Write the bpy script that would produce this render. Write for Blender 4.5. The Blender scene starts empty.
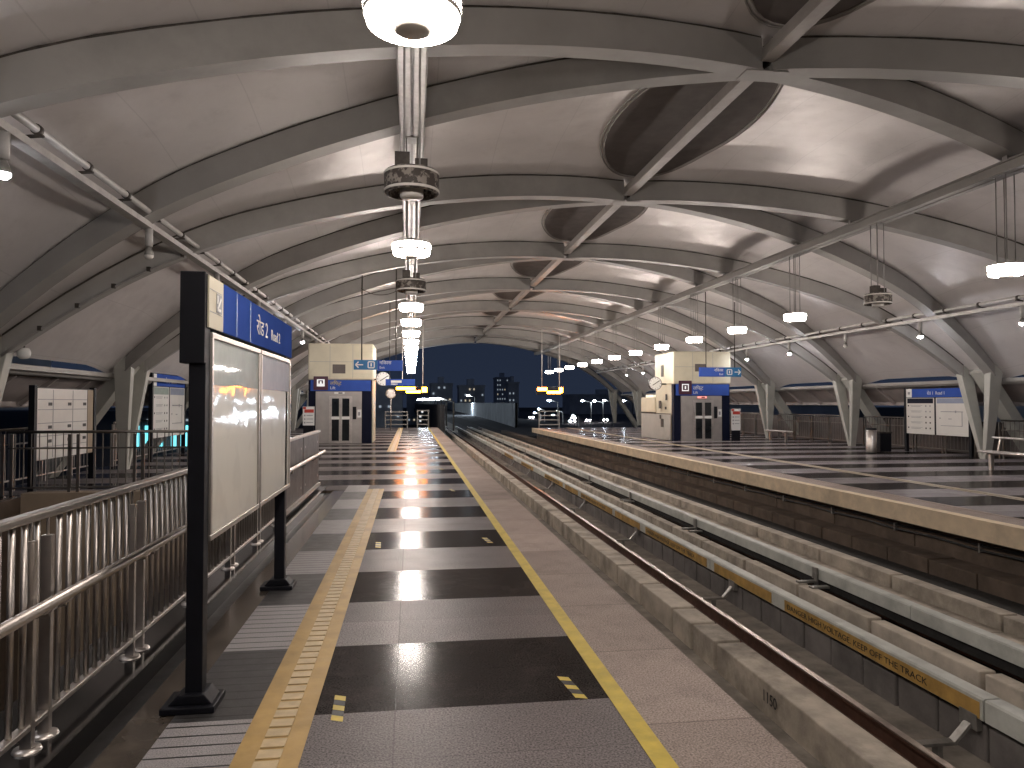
import bpy, bmesh, math, random
from mathutils import Vector, Matrix
random.seed(7)
sc = bpy.context.scene
COL = sc.collection
R = math.radians

# ------------------------------------------------------------------ materials
class NT:
    """small helper for node expressions"""
    def __init__(s, name):
        s.m = bpy.data.materials.new(name); s.m.use_nodes = True
        s.t = s.m.node_tree; s.n = s.t.nodes; s.l = s.t.links
        s.b = s.n['Principled BSDF']
    def inp(s, sock, v):
        if isinstance(v, bpy.types.NodeSocket): s.l.new(v, sock)
        else: sock.default_value = v
    def math(s, op, a, b=0.0, c=None):
        n = s.n.new('ShaderNodeMath'); n.operation = op
        s.inp(n.inputs[0], a); s.inp(n.inputs[1], b)
        if c is not None: s.inp(n.inputs[2], c)
        return n.outputs[0]
    def pos(s):
        g = s.n.new('ShaderNodeNewGeometry'); x = s.n.new('ShaderNodeSeparateXYZ')
        s.l.new(g.outputs['Position'], x.inputs[0]); return g.outputs['Position'], x.outputs
    def noise(s, vec, scale, detail=4, rough=.55, out=0):
        n = s.n.new('ShaderNodeTexNoise'); n.inputs['Scale'].default_value = scale
        n.inputs['Detail'].default_value = detail; n.inputs['Roughness'].default_value = rough
        if vec is not None: s.l.new(vec, n.inputs['Vector'])
        return n.outputs[out]
    def ramp(s, fac, pts):
        n = s.n.new('ShaderNodeValToRGB'); s.l.new(fac, n.inputs[0]); e = n.color_ramp.elements
        while len(e) < len(pts): e.new(.5)
        for k, (p, c) in enumerate(pts):
            e[k].position = p; e[k].color = (c, c, c, 1) if isinstance(c, (int, float)) else (*c, 1)
        return n.outputs[0]
    def mix(s, fac, a, b, mode='MIX'):
        n = s.n.new('ShaderNodeMix'); n.data_type = 'RGBA'; n.blend_type = mode
        s.inp(n.inputs[0], fac)
        for i, v in ((6, a), (7, b)):
            if isinstance(v, bpy.types.NodeSocket): s.l.new(v, n.inputs[i])
            else: n.inputs[i].default_value = (*v, 1)
        return n.outputs[2]
    def bump(s, h, strength=.2, dist=.01):
        n = s.n.new('ShaderNodeBump'); n.inputs['Strength'].default_value = strength
        n.inputs['Distance'].default_value = dist; s.l.new(h, n.inputs['Height'])
        s.l.new(n.outputs[0], s.b.inputs['Normal'])
    def set(s, **k):
        for a, v in k.items():
            sock = s.b.inputs[a.replace('_', ' ')]
            if isinstance(v, bpy.types.NodeSocket): s.l.new(v, sock)
            elif isinstance(v, tuple) and len(v) == 3: sock.default_value = (*v, 1)
            else: sock.default_value = v
        return s

def mat(name, col, rough=.5, metal=0., var=.15, scale=6., bump=0., bscale=40., dirt=0., coat=0., spec=.5):
    s = NT(name); P, xyz = s.pos()
    a = s.noise(P, scale, 5)
    lo = tuple(c * (1 - var) for c in col); hi = tuple(min(1, c * (1 + var)) for c in col)
    c = s.mix(s.ramp(a, [(.3, 0.), (.7, 1.)]), lo, hi)
    if dirt:
        d = s.ramp(s.noise(P, scale * .35, 7, .7), [(.48, 0.), (.68, dirt)])
        c = s.mix(d, c, tuple(x * .35 for x in col))
    s.set(Base_Color=c, Metallic=metal, Coat_Weight=coat, Specular_IOR_Level=spec)
    rr = s.noise(P, scale * 2.3, 4)
    s.set(Roughness=s.math('MULTIPLY_ADD', rr, rough * .5, rough * .75))
    if bump: s.bump(s.noise(P, bscale, 4), bump, .01)
    return s.m

def emit(name, col, st, base=(.8, .8, .8)):
    s = NT(name); s.set(Base_Color=base, Emission_Color=col, Emission_Strength=st, Roughness=.4); return s.m

M = {}
def granite(name, lo, hi, rough, bump, tile=(.525, 1.6, 3.84, -.075), spec=.3, scuff=-.18, gloss=.45):
    s = NT(name); P, o = s.pos()
    sp = s.ramp(s.noise(P, 95, 3, .7), [(.34, 0.), (.62, 1.)])
    big = s.noise(P, 1.7, 5, .6)
    c = s.mix(sp, lo, hi)
    # slab to slab variation and joints
    ty = s.math('DIVIDE', s.math('SUBTRACT', o[1], tile[2]), tile[0])
    tx = s.math('DIVIDE', s.math('SUBTRACT', o[0], tile[3]), tile[1])
    cv = s.n.new('ShaderNodeCombineXYZ')
    s.l.new(s.math('FLOOR', tx), cv.inputs[0]); s.l.new(s.math('FLOOR', ty), cv.inputs[1])
    w = s.n.new('ShaderNodeTexWhiteNoise'); w.noise_dimensions = '3D'; s.l.new(cv.outputs[0], w.inputs[0])
    k = s.math('MULTIPLY_ADD', w.outputs[0], .30, .78)
    k = s.math('MULTIPLY', k, s.math('MULTIPLY_ADD', big, .5, .75))
    jy = s.math('LESS_THAN', s.math('ABSOLUTE', s.math('SUBTRACT', s.math('FRACT', s.math('ADD', ty, .5)), .5)), .006)
    jx = s.math('LESS_THAN', s.math('ABSOLUTE', s.math('SUBTRACT', s.math('FRACT', s.math('ADD', tx, .5)), .5)), .0022)
    j = s.math('MAXIMUM', jx, jy)
    k = s.math('MULTIPLY', k, s.math('MULTIPLY_ADD', j, -.3, 1.))
    sc1 = s.ramp(s.noise(P, 3.3, 9, .75), [(.50, 0.), (.66, 1.)])
    k = s.math('MULTIPLY', k, s.math('MULTIPLY_ADD', sc1, scuff, 1.))
    # scuffs: pale worn patches
    n = s.n.new('ShaderNodeMix'); n.data_type = 'RGBA'; n.blend_type = 'MULTIPLY'; n.inputs[0].default_value = 1
    s.l.new(c, n.inputs[6])
    cb = s.n.new('ShaderNodeCombineXYZ')
    for i in range(3): s.l.new(k, cb.inputs[i])
    s.l.new(cb.outputs[0], n.inputs[7])
    s.set(Base_Color=n.outputs[2])
    rn = s.noise(P, 3.5, 3, .5); s.set(Specular_IOR_Level=spec)
    rv = s.math('MULTIPLY_ADD', rn, rough * .5, rough * .75)
    s.set(Roughness=s.math('MULTIPLY_ADD', j, .08, rv))
    s.bump(s.noise(P, 80, 3), bump, .005)
    # worn, dusty share of the surface that has lost its polish
    df = s.n.new('ShaderNodeBsdfDiffuse'); s.l.new(n.outputs[2], df.inputs[0])
    mx = s.n.new('ShaderNodeMixShader'); mx.inputs[0].default_value = gloss
    s.l.new(df.outputs[0], mx.inputs[1]); s.l.new(s.b.outputs[0], mx.inputs[2])
    s.l.new(mx.outputs[0], s.n['Material Output'].inputs['Surface'])
    return s.m
M['granite_grey'] = granite('grey_granite', (.062, .055, .055), (.305, .272, .268), .32, .5, spec=.3, gloss=.38, scuff=-.1)
M['granite_far'] = granite('dark_grey_granite', (.16, .145, .152), (.34, .31, .325), .24, .08, gloss=.8)
M['granite_black'] = granite('black_granite', (.008, .0075, .0075), (.044, .037, .035), .16, .03, spec=.3, scuff=.6, gloss=.42)
M['granite_pink'] = granite('pink_granite', (.19, .15, .13), (.52, .43, .385), .5, .25, (1.05, .56, 3.5, 1.17))
M['yellow'] = mat('yellow_line_paint', (.62, .47, .07), .5, var=.12, dirt=.35, scale=9)
M['tactile'] = mat('tactile_yellow', (.45, .295, .10), .55, var=.15, dirt=.3, scale=5, bump=.1)
M['tactile_hi'] = mat('tactile_worn', (.56, .43, .25), .5, var=.15, dirt=.2, scale=12)
M['tactile_pale'] = mat('pale_tactile', (.36, .30, .22), .5, var=.15, dirt=.4, scale=6)
def ribbed(name, lo, hi, rough):
    s = NT(name); P, o = s.pos()
    sp = s.ramp(s.noise(P, 150, 2, .6), [(.36, 0.), (.64, 1.)])
    c = s.mix(sp, lo, hi)
    f = s.math('FRACT', s.math('DIVIDE', o[1], .105))
    g = s.math('LESS_THAN', f, .13)
    c = s.mix(g, c, (.012, .012, .012))
    s.set(Base_Color=c, Roughness=s.math('MULTIPLY_ADD', s.noise(P, 7, 5), .3, rough))
    s.bump(s.math('SUBTRACT', 1., g), .6, .006); return s.m
M['ribbed_grey'] = ribbed('ribbed_grey_stone', (.20, .19, .195), (.42, .40, .40), .3)
M['ribbed_black'] = ribbed('ribbed_black_stone', (.018, .018, .02), (.06, .058, .058), .3)
M['kerb_black'] = mat('polished_black_kerb', (.015, .014, .014), .12, var=.4, scale=30)
M['brown_gloss'] = mat('brown_gutter_stone', (.075, .062, .05), .16, var=.35, scale=5, dirt=.5)
M['gutter'] = mat('gutter_dark', (.012, .011, .010), .5, var=.3)
M['concrete'] = mat('track_concrete', (.45, .395, .325), .85, var=.3, scale=3.5, dirt=.85, bump=.25)
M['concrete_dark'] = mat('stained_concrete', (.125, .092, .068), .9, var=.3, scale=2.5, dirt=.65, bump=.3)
M['bed'] = mat('track_bed_concrete', (.22, .195, .165), .9, var=.35, scale=4, dirt=.6, bump=.4)
M['trough'] = mat('black_trough', (.012, .011, .010), .95, var=.4)
M['coping'] = mat('platform_coping', (.74, .60, .42), .7, var=.12, scale=4, dirt=.35, bump=.1)
M['rail'] = mat('rusty_rail', (.085, .04, .026), .55, .5, var=.3, scale=9)
M['railtop'] = mat('worn_rail_head', (.30, .25, .215), .36, 1., var=.3)
M['cover_white'] = mat('third_rail_cover', (.48, .49, .45), .55, var=.15, scale=4, dirt=.5)
M['cover_yellow'] = mat('warning_yellow', (.42, .255, .07), .6, var=.25, scale=7, dirt=.75)
M['black'] = mat('black_print', (.012, .012, .012), .5)
M['galv'] = mat('galvanised_bracket', (.30, .29, .27), .5, .6, var=.2, scale=12, dirt=.4)
M['steel'] = mat('brushed_stainless', (.54, .50, .465), .40, 1., var=.1, scale=14)
M['steel_dark'] = mat('dull_stainless_sheet', (.06, .05, .047), .45, .35, var=.12, scale=3)
M['lift_steel'] = mat('lift_stainless', (.42, .385, .36), .42, .6, var=.1, scale=3)
M['navy_frame'] = mat('black_powder_coat', (.006, .0065, .010), .5, var=.2, spec=.2)
M['blue'] = mat('blue_sign_film', (.052, .105, .40), .6, var=.10, scale=2, spec=.0)
M['blue_dark'] = mat('dark_blue_cladding', (.006, .008, .022), .5, var=.12, scale=2, spec=.1)
M['cyan_blue'] = mat('arrow_panel_blue', (.02, .16, .38), .35, var=.06)
M['maroon'] = mat('maroon_sign_film', (.07, .018, .035), .4, var=.1)
M['cream'] = mat('cream_cladding', (.66, .60, .45), .55, var=.06, scale=2, dirt=.15)
M['greybase'] = mat('grey_cladding', (.44, .42, .38), .55, var=.06, scale=2, dirt=.2)
M['white'] = mat('white_print', (.78, .77, .74), .5, var=.04)
M['offwhite'] = mat('offwhite_panel', (.66, .64, .60), .35, var=.05, scale=2)
M['red'] = mat('red_print', (.50, .05, .035), .5)
M['greyprint'] = mat('grey_print', (.30, .30, .31), .5)
M['greenprint'] = mat('faded_green_band', (.30, .38, .33), .4, var=.1, coat=1.)
M['blueprint'] = mat('faded_blue_band', (.26, .30, .40), .4, var=.1, coat=1.)
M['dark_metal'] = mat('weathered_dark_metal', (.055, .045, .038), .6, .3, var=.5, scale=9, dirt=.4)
def peel():
    s = NT('peeling_drum_paint'); P, o = s.pos()
    c = s.mix(s.ramp(s.noise(P, 15, 5, .65), [(.50, 0.), (.56, 1.)]), (.060, .048, .042), (.27, .24, .21))
    s.set(Base_Color=c, Roughness=.6); return s.m
M['peeling'] = peel()
M['lamp_metal'] = mat('pale_lamp_metal', (.55, .52, .47), .4, .2, var=.1, scale=9)
M['cap'] = mat('lamp_cap', (.75, .71, .66), .5, 0., var=.1)
M['glass_dark'] = mat('dark_door_glass', (.014, .016, .018), .06, var=.2)
M['pipe'] = mat('pale_conduit', (.50, .48, .46), .45, .1, var=.12, scale=6, dirt=.3)
M['tray'] = mat('grey_cable_tray', (.30, .285, .27), .5, .1, var=.15, scale=4, dirt=.35)
M['tan_wall'] = mat('tan_stair_wall', (.36, .28, .20), .7, var=.12, scale=1.5, dirt=.25)
M['stone_brown'] = mat('brown_stair_stone', (.12, .09, .07), .35, var=.25, scale=4)
M['far_wall'] = mat('far_building_render', (.55, .56, .58), .9, var=.25, scale=.15)
M['night_wall'] = mat('unlit_render', (.10, .11, .13), .9, var=.2, scale=.3)
M['parapet'] = mat('viaduct_parapet', (.52, .55, .56), .85, var=.15, scale=.5, dirt=.4)
M['asphalt'] = mat('asphalt', (.07, .07, .073), .8, var=.2, scale=.5)
M['ground'] = mat('dark_ground', (.03, .032, .03), .95, var=.4, scale=.05)
M['awning'] = mat('lower_awning_sheet', (.42, .37, .35), .6, .1, var=.12, scale=1.5, dirt=.3)
M['parapet_in'] = mat('brown_parapet_panel', (.12, .10, .092), .7, var=.2, scale=1, dirt=.4)

# roof skin: satin painted metal, with faint sheet seams and stains
def roofskin():
    s = NT('roof_skin'); P, o = s.pos()
    a = s.noise(P, .55, 6, .6)
    c = s.mix(s.ramp(a, [(.3, 0.), (.72, 1.)]), (.70, .655, .638), (.82, .775, .755))
    st = s.ramp(s.noise(P, 2.6, 8, .72), [(.54, 0.), (.80, .22)])
    c = s.mix(st, c, (.32, .27, .24))
    f = s.math('FRACT', s.math('DIVIDE', s.math('ADD', o[0], 20.4), 1.22))
    g = s.math('LESS_THAN', f, .012)
    c = s.mix(s.math('MULTIPLY', g, .12), c, (.12, .10, .09))
    s.set(Base_Color=c, Metallic=.34, Specular_IOR_Level=.6)
    s.set(Roughness=s.math('MULTIPLY_ADD', s.noise(P, 1.6, 6), .26, .33))
    hh = s.math('ADD', s.noise(P, .8, 2), s.math('MULTIPLY', s.noise(P, 3.2, 2), .12))
    s.bump(hh, .5, .16)
    return s.m
M['roof'] = roofskin()
M['rib'] = mat('rib_grey_paint', (.33, .315, .295), .5, .05, var=.1, scale=1.2, dirt=.3)
M['column'] = mat('column_paint', (.46, .455, .41), .5, .05, var=.08, scale=2, dirt=.25)
M['skylight'] = mat('dark_skylight_mesh', (.118, .101, .094), .7, .0, var=.12, scale=3, spec=.1)
M['ridge'] = mat('ridge_tube_paint', (.36, .33, .305), .45, .1, var=.1, scale=3, dirt=.3)

LAMP = 46.
M['lamp_glow'] = emit('lamp_glass_lit', (1., .885, .80), LAMP)
M['lamp_side'] = emit('lamp_band_lit', (1., .90, .83), LAMP * 4.6)
M['spot_glow'] = emit('spot_glass_lit', (.95, .95, 1.), 300.)
M['led'] = emit('orange_led', (1., .26, .015), 50., (.1, .03, .01))
M['cyanwin'] = emit('cyan_window', (.16, .75, .85), 1.6)
M['warmwin'] = emit('lit_window_warm', (1., .85, .6), .34)
M['coolwin'] = emit('lit_window_cool', (.75, .88, 1.), .26)
M['street'] = emit('street_light', (.75, .87, 1.), 150.)
M['head'] = emit('headlight_lit', (1., .92, .97), 90.)
M['redlight'] = emit('red_light', (1., .10, .06), .8)
M['green_sig'] = emit('green_exit_sign', (.10, .45, .10), .9)
M['pictowhite'] = emit('white_pictogram', (1., 1., 1.), .35)

# ------------------------------------------------------------------ mesh helpers
class MB:
    def __init__(s): s.v = []; s.f = []; s.mi = []; s.sm = []
    def face(s, idx, m=0, smooth=False): s.f.append(idx); s.mi.append(m); s.sm.append(smooth)
    def quad(s, a, b, c, d, m=0):
        i = len(s.v); s.v += [a, b, c, d]; s.face((i, i+1, i+2, i+3), m)
    def box(s, x0, x1, y0, y1, z0, z1, m=0):
        i = len(s.v)
        s.v += [(x0,y0,z0),(x1,y0,z0),(x1,y1,z0),(x0,y1,z0),(x0,y0,z1),(x1,y0,z1),(x1,y1,z1),(x0,y1,z1)]
        for q in ((0,3,2,1),(4,5,6,7),(0,1,5,4),(1,2,6,5),(2,3,7,6),(3,0,4,7)): s.face(tuple(i+k for k in q), m)
        return s
    def tube(s, pts, r, seg=10, m=0, cap=True):
        pts = [Vector(p) for p in pts]; rings = []
        for k, p in enumerate(pts):
            t = (pts[min(k+1, len(pts)-1)] - pts[max(k-1, 0)]).normalized()
            u = t.cross(Vector((0, 0, 1)))
            if u.length < 1e-3: u = t.cross(Vector((0, 1, 0)))
            u.normalize(); w = t.cross(u)
            i = len(s.v)
            for a in range(seg):
                an = 2*math.pi*a/seg
                s.v.append(tuple(p + u*(r*math.cos(an)) + w*(r*math.sin(an))))
            rings.append(i)
        for A, B in zip(rings, rings[1:]):
            for a in range(seg): s.face((A+a, A+(a+1) % seg, B+(a+1) % seg, B+a), m, True)
        if cap:
            s.face(tuple(rings[0]+a for a in reversed(range(seg))), m); s.face(tuple(rings[-1]+a for a in range(seg)), m)
        return s
    def bar(s, p0, p1, wx, wy, m=0, up=(0, 0, 1)):
        """rectangular bar between two points: wx across, wy along the 'up' side"""
        p0, p1 = Vector(p0), Vector(p1); t = (p1-p0).normalized(); u = t.cross(Vector(up))
        if u.length < 1e-3: u = t.cross(Vector((0, 1, 0)))
        u.normalize(); w = u.cross(t).normalized(); i = len(s.v)
        for p in (p0, p1):
            for a, b in ((-1,-1),(1,-1),(1,1),(-1,1)): s.v.append(tuple(p + u*(a*wx/2) + w*(b*wy/2)))
        for q in ((3,2,1,0),(4,5,6,7),(0,1,5,4),(1,2,6,5),(2,3,7,6),(3,0,4,7)): s.face(tuple(i+k for k in q), m)
        return s
    def lathe(s, prof, c=(0, 0, 0), seg=28, m=0, smooth=True):
        rings = []
        for r, z in prof:
            i = len(s.v); rings.append(i)
            for a in range(seg):
                an = 2*math.pi*a/seg; s.v.append((c[0]+r*math.cos(an), c[1]+r*math.sin(an), c[2]+z))
        for A, B in zip(rings, rings[1:]):
            for a in range(seg): s.face((A+a, A+(a+1) % seg, B+(a+1) % seg, B+a), m, smooth)
        return s
    def disc(s, c, r, axis=(0, 0, 1), seg=28, m=0):
        n = Vector(axis).normalized(); u = n.orthogonal().normalized(); w = n.cross(u); i = len(s.v)
        for a in range(seg):
            an = 2*math.pi*a/seg; s.v.append(tuple(Vector(c) + u*(r*math.cos(an)) + w*(r*math.sin(an))))
        s.face(tuple(i+a for a in range(seg)), m); return s
    def extr(s, poly, y0, y1, m=0):
        """polygon in XZ extruded along Y"""
        n = len(poly); i = len(s.v)
        for y in (y0, y1): s.v += [(x, y, z) for x, z in poly]
        s.face(tuple(i+k for k in range(n)), m); s.face(tuple(i+n+k for k in reversed(range(n))), m)
        for k in range(n): s.face((i+(k+1) % n, i+k, i+n+k, i+n+(k+1) % n), m)
        return s
    def build(s, name, mats, parent=None, bevel=0.):
        if not isinstance(mats, (list, tuple)): mats = [mats]
        me = bpy.data.meshes.new(name)
        off = Vector(parent['_o']) if parent is not None else Vector((0, 0, 0))
        me.from_pydata([tuple(Vector(v) - off) for v in s.v], [], s.f)
        for m_ in mats: me.materials.append(M[m_] if isinstance(m_, str) else m_)
        me.polygons.foreach_set('material_index', s.mi); me.polygons.foreach_set('use_smooth', s.sm)
        me.update()
        b = bmesh.new(); b.from_mesh(me); bmesh.ops.recalc_face_normals(b, faces=b.faces) if len(s.f) < 60000 else None
        b.to_mesh(me); b.free()
        o = bpy.data.objects.new(name, me); COL.objects.link(o)
        if parent is not None:
            if parent.type == 'EMPTY': o.parent = parent
            else: o.parent = parent
            o['_o'] = tuple(off)
        else: o['_o'] = (0., 0., 0.)
        if bevel:
            bv = o.modifiers.new('edge', 'BEVEL'); bv.width = bevel; bv.segments = 2; bv.limit_method = 'ANGLE'; bv.angle_limit = R(50)
        return o

def thing(name, loc, label, cat, group=None):
    o = bpy.data.objects.new(name, None); COL.objects.link(o); o.location = loc; o.empty_display_size = .1
    o['_o'] = tuple(loc); o['label'] = label; o['category'] = cat
    if group: o['group'] = group
    return o
def tag(o, label, cat, group=None):
    o['label'] = label; o['category'] = cat
    if group: o['group'] = group
    return o
def struct(o): o['kind'] = 'structure'; return o
def copy_tree(o, parent=None):
    c = o.copy(); COL.objects.link(c); c.parent = parent
    for ch in list(o.children): copy_tree(ch, c)
    return c
def clone(root, loc, label, group=None, rz=None):
    c = copy_tree(root); c.location = loc; c['label'] = label
    if group: c['group'] = group
    if rz is not None: c.rotation_euler.z = rz
    return c
def text(name, s_, size, pos, xdir, updir, mt, parent, align='LEFT', ext=.002, sx=1.):
    cu = bpy.data.curves.new(name, 'FONT'); cu.body = s_; cu.size = size; cu.align_x = align; cu.extrude = ext; cu.resolution_u = 3
    t = bpy.data.objects.new(name+'_tmp', cu); COL.objects.link(t)
    dg = bpy.context.evaluated_depsgraph_get(); dg.update()
    me = bpy.data.meshes.new_from_object(t.evaluated_get(dg)); bpy.data.objects.remove(t)
    x = Vector(xdir).normalized(); u = Vector(updir).normalized(); n = x.cross(u)
    off = Vector(parent['_o'])
    mtx = Matrix(((x[0]*sx, u[0], n[0], pos[0]-off[0]), (x[1]*sx, u[1], n[1], pos[1]-off[1]), (x[2]*sx, u[2], n[2], pos[2]-off[2]), (0, 0, 0, 1)))
    me.transform(mtx); me.materials.clear(); me.materials.append(M[mt])
    o = bpy.data.objects.new(name, me); COL.objects.link(o); o.parent = parent; o['_o'] = tuple(off)
    return o
ORD = ['first','second','third','fourth','fifth','sixth','seventh','eighth','ninth','tenth','eleventh','twelfth','thirteenth','fourteenth','fifteenth','sixteenth','seventeenth','eighteenth','nineteenth','twentieth']

# ------------------------------------------------------------------ numbers of the place
XC = 4.71                      # centre line of the station
LE, RE = 1.73, 7.70            # platform edges
YN = -7.0                      # everything starts behind the camera
LEND, REND = 47.2, 45.6        # platform ends
ROOF_END = 55.0
NODES = [-3.5 + 6.3*k for k in range(10)]     # rib crossings on the ridge
NODES = [y for y in NODES if y < ROOF_END]
def zr(w):                     # underside of the ribs
    w = abs(w); return 6.07 - w*w/41.4 - .87*max(0., (w-7.6)/4.36)**2
def dep(w):
    w = abs(w); return .44 if w < 8 else .44 - .12*min(1., (w-8)/3.7)
def pillow(w, y):
    f = ((y - NODES[0]) % 6.3); d = min(abs(f - a) for a in ((.25*w) % 6.3, (-.25*w) % 6.3, (.25*w) % 6.3 - 6.3, (-.25*w) % 6.3 - 6.3, (.25*w) % 6.3 + 6.3, (-.25*w) % 6.3 + 6.3))
    t = min(1., d/1.6); return .17*t*t*(3-2*t)
def zs(w, y=None): return zr(w) + dep(w) + (pillow(w, y) if y is not None else 0)

# ------------------------------------------------------------------ world: night sky over a lit city
w = bpy.data.worlds.new('World'); sc.world = w; w.use_nodes = True
n = w.node_tree.nodes; l = w.node_tree.links; bg = n['Background']
tc = n.new('ShaderNodeTexCoord'); sp = n.new('ShaderNodeSeparateXYZ'); rp = n.new('ShaderNodeValToRGB')
l.new(tc.outputs['Generated'], sp.inputs[0]); l.new(sp.outputs[2], rp.inputs[0]); l.new(rp.outputs[0], bg.inputs[0])
e = rp.color_ramp.elements
e[0].position = 0.; e[0].color = (.0125, .018, .033, 1); e[1].position = .35; e[1].color = (.0095, .0135, .026, 1)
bg.inputs[1].default_value = 1.

# ------------------------------------------------------------------ platforms
def platform(name, side):
    mb = MB(); MT = ['granite_grey', 'granite_black', 'granite_pink', 'yellow', 'tactile', 'ribbed_grey', 'ribbed_black', 'brown_gloss', 'gutter', 'kerb_black', 'coping', 'concrete_dark', 'granite_far', 'tactile_pale']
    def X(x): return x if side < 0 else 2*XC - x      # measured on the near (left) side
    sh = 0.0 if side < 0 else 0.0
    E = LEND if side < 0 else REND
    def strip(xa, xb, ya, yb, m, z=0.):
        a, b = sorted((X(xa), X(xb))); mb.quad((a, ya, z), (b, ya, z), (b, yb, z), (a, yb, z), m)
    ledge = LE if side < 0 else 2*XC - RE
    strip(1.17, ledge, YN, E, 2)
    strip(1.07, 1.17, YN, E, 3 if side < 0 else 2, .003)
    if side < 0:
        strip(-.785, -.485, YN, 13.65, 4, .004); strip(-.785, -.485, 24., E, 4, .004)
    else: strip(-.785, -.485, YN, E, 13, .004)
    Y0 = 3.84 - 2.1*6
    y = Y0; k = 0
    while y < E:
        y1 = min(y + 1.05, E)
        dark = (k % 2 == 0)
        strip(-.485, 1.07, y, y1, 1 if dark else (0 if side < 0 else 12)); strip(-.785, -.485, y, y1, 1 if dark else (0 if side < 0 else 12))
        if side < 0:
            if y < 13.6: strip(-1.19, -.785, y, y1, 6 if dark else 5)
            else: strip(-1.19, -.785, y, y1, 1 if dark else 0)
            if y >= 13.6: strip(-7.6, -1.19, y, y1, 1 if dark else 0)
            elif y1 > 13.6:
                strip(-7.6, -1.19, 13.6, y1, 1 if dark else 0)
        else:
            strip(-8.2, -.785, y, y1, 1 if dark else 12)
        y = y1; k += 1
    if side < 0:
        strip(-1.40, -1.19, YN, 13.6, 7, -.004)
        strip(-1.53, -1.40, YN, 13.6, 8, -.05)
        mb.box(-2.02, -1.53, YN, 13.6, -.30, .06, 9)
        mb.box(-1.53, -1.19, YN, 13.6, -.30, -.06, 8)
        # floor left of the stairwell
        strip(-7.6, -6.7, YN, 13.6, 1)
    # slab below, coping face
    if side < 0:
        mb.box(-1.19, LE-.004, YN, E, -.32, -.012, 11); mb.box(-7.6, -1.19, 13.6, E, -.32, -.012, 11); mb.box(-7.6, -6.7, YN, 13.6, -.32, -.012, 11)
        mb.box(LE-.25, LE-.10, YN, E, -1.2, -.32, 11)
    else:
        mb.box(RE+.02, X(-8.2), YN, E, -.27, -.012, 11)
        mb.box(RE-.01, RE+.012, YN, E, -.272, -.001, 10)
        mb.box(RE-.018, RE+.16, YN, E, -.03, .004, 10)
    o = struct(mb.build(name, MT)); return o
platform('left_platform', -1); platform('right_platform', 1)

mb = MB()
yy = YN + .02
while yy < LEND - .1:
    if yy < 13.55 or yy > 24.:
        for (xa, xb) in ((-.685, -.575),): mb.box(xa, xb, yy, yy+.085, .004, .011, 0)
    yy += .108
o = mb.build('tactile_bars', 'tactile_hi', bevel=.003); struct(o)
mb = MB(); yy = YN
while yy < REND - .1:
    mb.box(2*XC+.575, 2*XC+.685, yy, yy+.085, .004, .011); yy += .108
struct(mb.build('tactile_bars', 'tactile_pale'))

# yellow and black floor tape marks
TAPES = [(-.37, 3.92, -88, 'tape mark beside the tactile strip, nearest the signboard post'), (.90, 4.02, -83, 'tape mark near the yellow line, on the nearest big black slab'),
         (-.36, 8.30, -88, 'tape mark beside the tactile strip, on the third black slab'), (.885, 8.40, -83, 'tape mark near the yellow line, on the third black slab'),
         (.75, 13.3, -83, 'tape mark near the yellow line, level with the railing end'), (.726, 17.6, -83, 'tape mark near the yellow line, farthest away')]
for x, y, a, lab in TAPES:
    t = thing('floor_tape', (x, y, 0), 'yellow and black ' + lab, 'floor tape', 'hazard tape marks on the platform floor')
    c, s_ = math.cos(R(a)), math.sin(R(a))
    for nm, mt, rng in (('yellow_patch', 'yellow', (0, 2, 4)), ('black_patch', 'black', (1, 3))):
        for k in rng:
            mb = MB()
            u0, u1 = -.16 + k*.064, -.16 + (k+1)*.064 - .004
            q = [(u0, -.03), (u1, -.03), (u1 + .03, .03), (u0 + .03, .03)]
            mb.quad(*[(x + u*c - v*s_, y + u*s_ + v*c, .003) for u, v in q])
            mb.build(nm, mt, t)

# ------------------------------------------------------------------ stairwell in the near platform
mb = MB()
mb.box(-6.7, -6.55, YN, 13.6, -4.2, -.001, 1)
mb.box(-6.55, -3.62, 13.3, 13.6, -4.2, .06, 0)
mb.box(-2.05, -1.95, YN, 13.6, -4.2, -.30, 1)
mb.box(-6.7, -1.95, YN-.2, YN, -4.2, -.02, 0)
mb.quad((-6.7, YN, -4.2), (-1.95, YN, -4.2), (-1.95, 13.6, -4.2), (-6.7, 13.6, -4.2), 2)
struct(mb.build('stairwell_walls', ['tan_wall', 'stone_brown', 'stone_brown']))
mb = MB()
for k in range(24):
    mb.box(-3.5, -2.06, 13.55-.3*(k+1), 13.55-.3*k + .02, -4.19, -.165*(k+1) + .16, 0)
    mb.box(-3.5, -2.06, 13.55-.3*(k+1), 13.55-.3*(k+1)+.045, -.165*(k+1) + .16, -.165*(k+1) + .164, 1)
struct(mb.build('stairs', ['stone_brown', 'yellow']))

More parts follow.
